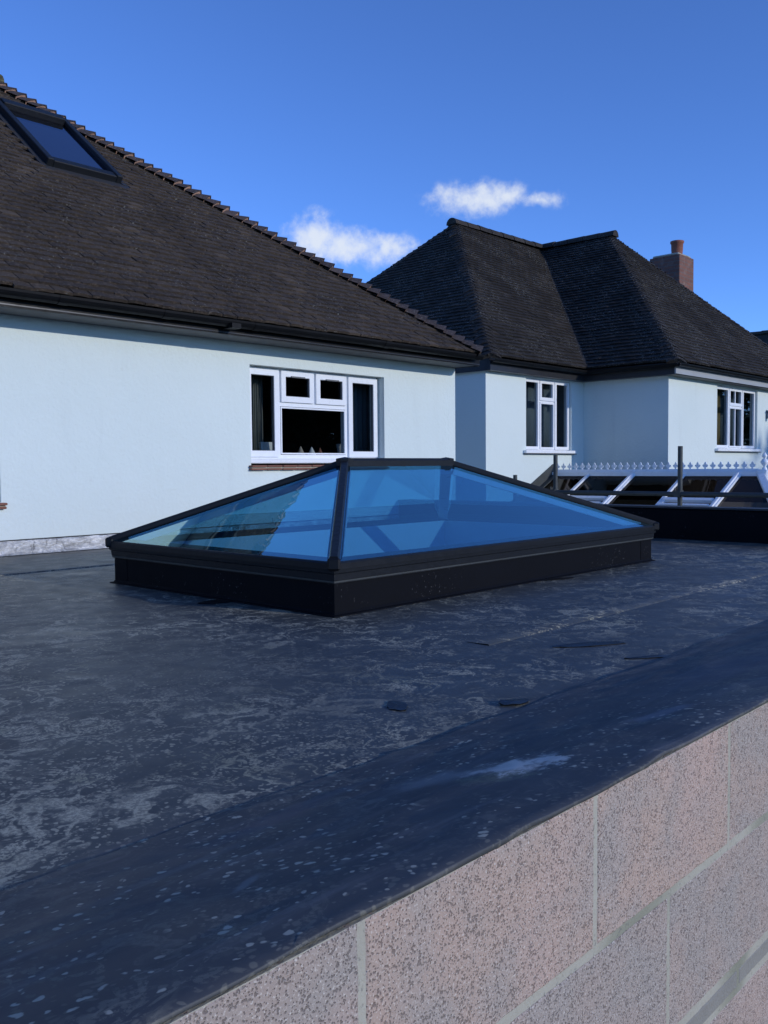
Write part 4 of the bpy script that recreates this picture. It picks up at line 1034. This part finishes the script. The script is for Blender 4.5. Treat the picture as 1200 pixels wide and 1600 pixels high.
# ------------------------------------------------------------------ small litter and dark patches on the membrane
def litter(px, py, zguess, ln, wd, ang, label):
    p = CAMP + pray(px, py)*1.0; d = pray(px, py)
    zz = zguess
    for _ in range(6):
        q = CAMP + d*((zz-.55)/d.z); zz = roofz(q.x, q.y)
    n = 12; bb = MB(); top = []; 
    for i in range(n):
        th = 2*math.pi*i/n; rr = 1 + .35*noise.noise(Vector((math.cos(th)*2+px, math.sin(th)*2+py, 0)))
        x, y = ln*math.cos(th)*rr, wd*math.sin(th)*rr
        top.append((x*math.cos(ang)-y*math.sin(ang), x*math.sin(ang)+y*math.cos(ang), .003+.003*noise.noise(Vector((i*.9, px, 0)))))
    bb.add(top + [(0, 0, .0045)] + [(x*.98, y*.98, .0008) for x, y, z_ in top], [(i, (i+1) % n, n) for i in range(n)] + [(i, n+1+i, n+1+(i+1) % n, (i+1) % n) for i in range(n)])
    o = bb.build('leaf_and_patch', 'leaf_patch_dark'); o.location = (q.x, q.y, zz); tag(o, label, 'leaf', 'dead leaves on the roof')
litter(621, 1104, .02, .042, .024, .9, 'black dead leaf nearest the middle of the roof edge band')
litter(804, 1098, .02, .040, .024, -.4, 'black dead leaf right of the middle, short and curled')
litter(918, 1008, .0, .12, .028, -.55, 'long black strip of litter halfway between lantern and wall edge')
litter(1033, 1026, .02, .12, .016, -.55, 'thin black strip of litter towards the right of the roof')
litter(872, 905, .0, .10, .03, -.3, 'small black scrap lying close to the lantern kerb')
litter(345, 940, .0, .10, .05, -.2, 'flat black patch lying beside the dark left side of the kerb')  # thin dark patch laid flat at the foot of the kerb

# ------------------------------------------------------------------ trees behind the photographer; the window panes mirror them
M['bark'] = simple('bark', (.06, .045, .035), .95, bump=.6)
M['foliage'] = simple('foliage', (.035, .065, .022), .8, var=.5, scale=.8)
def tree_meshes(h, seed):
    r = random.Random(seed); t = MB()
    t.sweep([(0,0,0), (.05,.02,h*.25), (-.04,.05,h*.55), (.03,0,h*.85)], [(.17*math.cos(2*math.pi*i/8), .17*math.sin(2*math.pi*i/8)) for i in range(8)], up=Vector((1,0,0)))
    cl = []
    for k in range(46):
        a = r.uniform(0, 6.283); zz = h*r.uniform(.05, .97); rad = h*.30*math.sin(math.pi*min(.97, max(.3, zz/h)))*r.uniform(.2, 1.0)
        c = Vector((rad*math.cos(a), rad*math.sin(a), zz)); cl.append((c, h*r.uniform(.07, .13)))
        t.sweep([Vector((0, 0, zz*.72)), c*.6 + Vector((0, 0, zz*.34)), c], [(.04*math.cos(2*math.pi*i/5), .04*math.sin(2*math.pi*i/5)) for i in range(5)], up=Vector((.3, 1, .1)).normalized())
    f = MB()
    for c, rr in cl:
        for _ in range(150):
            d = Vector((r.gauss(0,1), r.gauss(0,1), r.gauss(0,.8))); d = d.normalized()*rr*r.uniform(.4, 1.1); p = c + d
            ax = Vector((r.gauss(0,1), r.gauss(0,1), r.gauss(0,1))).normalized(); ay = ax.cross(Vector((r.gauss(0,1), r.gauss(0,1), r.gauss(0,1)))).normalized(); sz = r.uniform(.15, .26)
            f.add([p-ax*sz, p-ay*sz*.5, p+ax*sz, p+ay*sz*.5], [(0,1,2,3)])
    return t.mesh('trunk', 'bark'), f.mesh('crown', 'foliage')
TM = [tree_meshes(10.5, 3), tree_meshes(9.0, 8)]
for k, (x, y) in enumerate([(23.5,-19), (27.5,-21), (31.5,-19.5), (35.5,-21), (46,-20), (51,-21.5), (56,-20), (61,-21), (70,-21), (76,-20), (82,-21.5)]):
    t_ = thing('garden_tree', 'leafy garden tree visible only mirrored in the window panes', 'tree', 'trees mirrored in the windows', (x, y, GZ))
    t_.rotation_euler = (0, 0, k*1.7); t_.scale = (1.25, 1.25, 1+.12*(k % 3))
    link('trunk', TM[k % 2][0], t_); link('crown', TM[k % 2][1], t_)
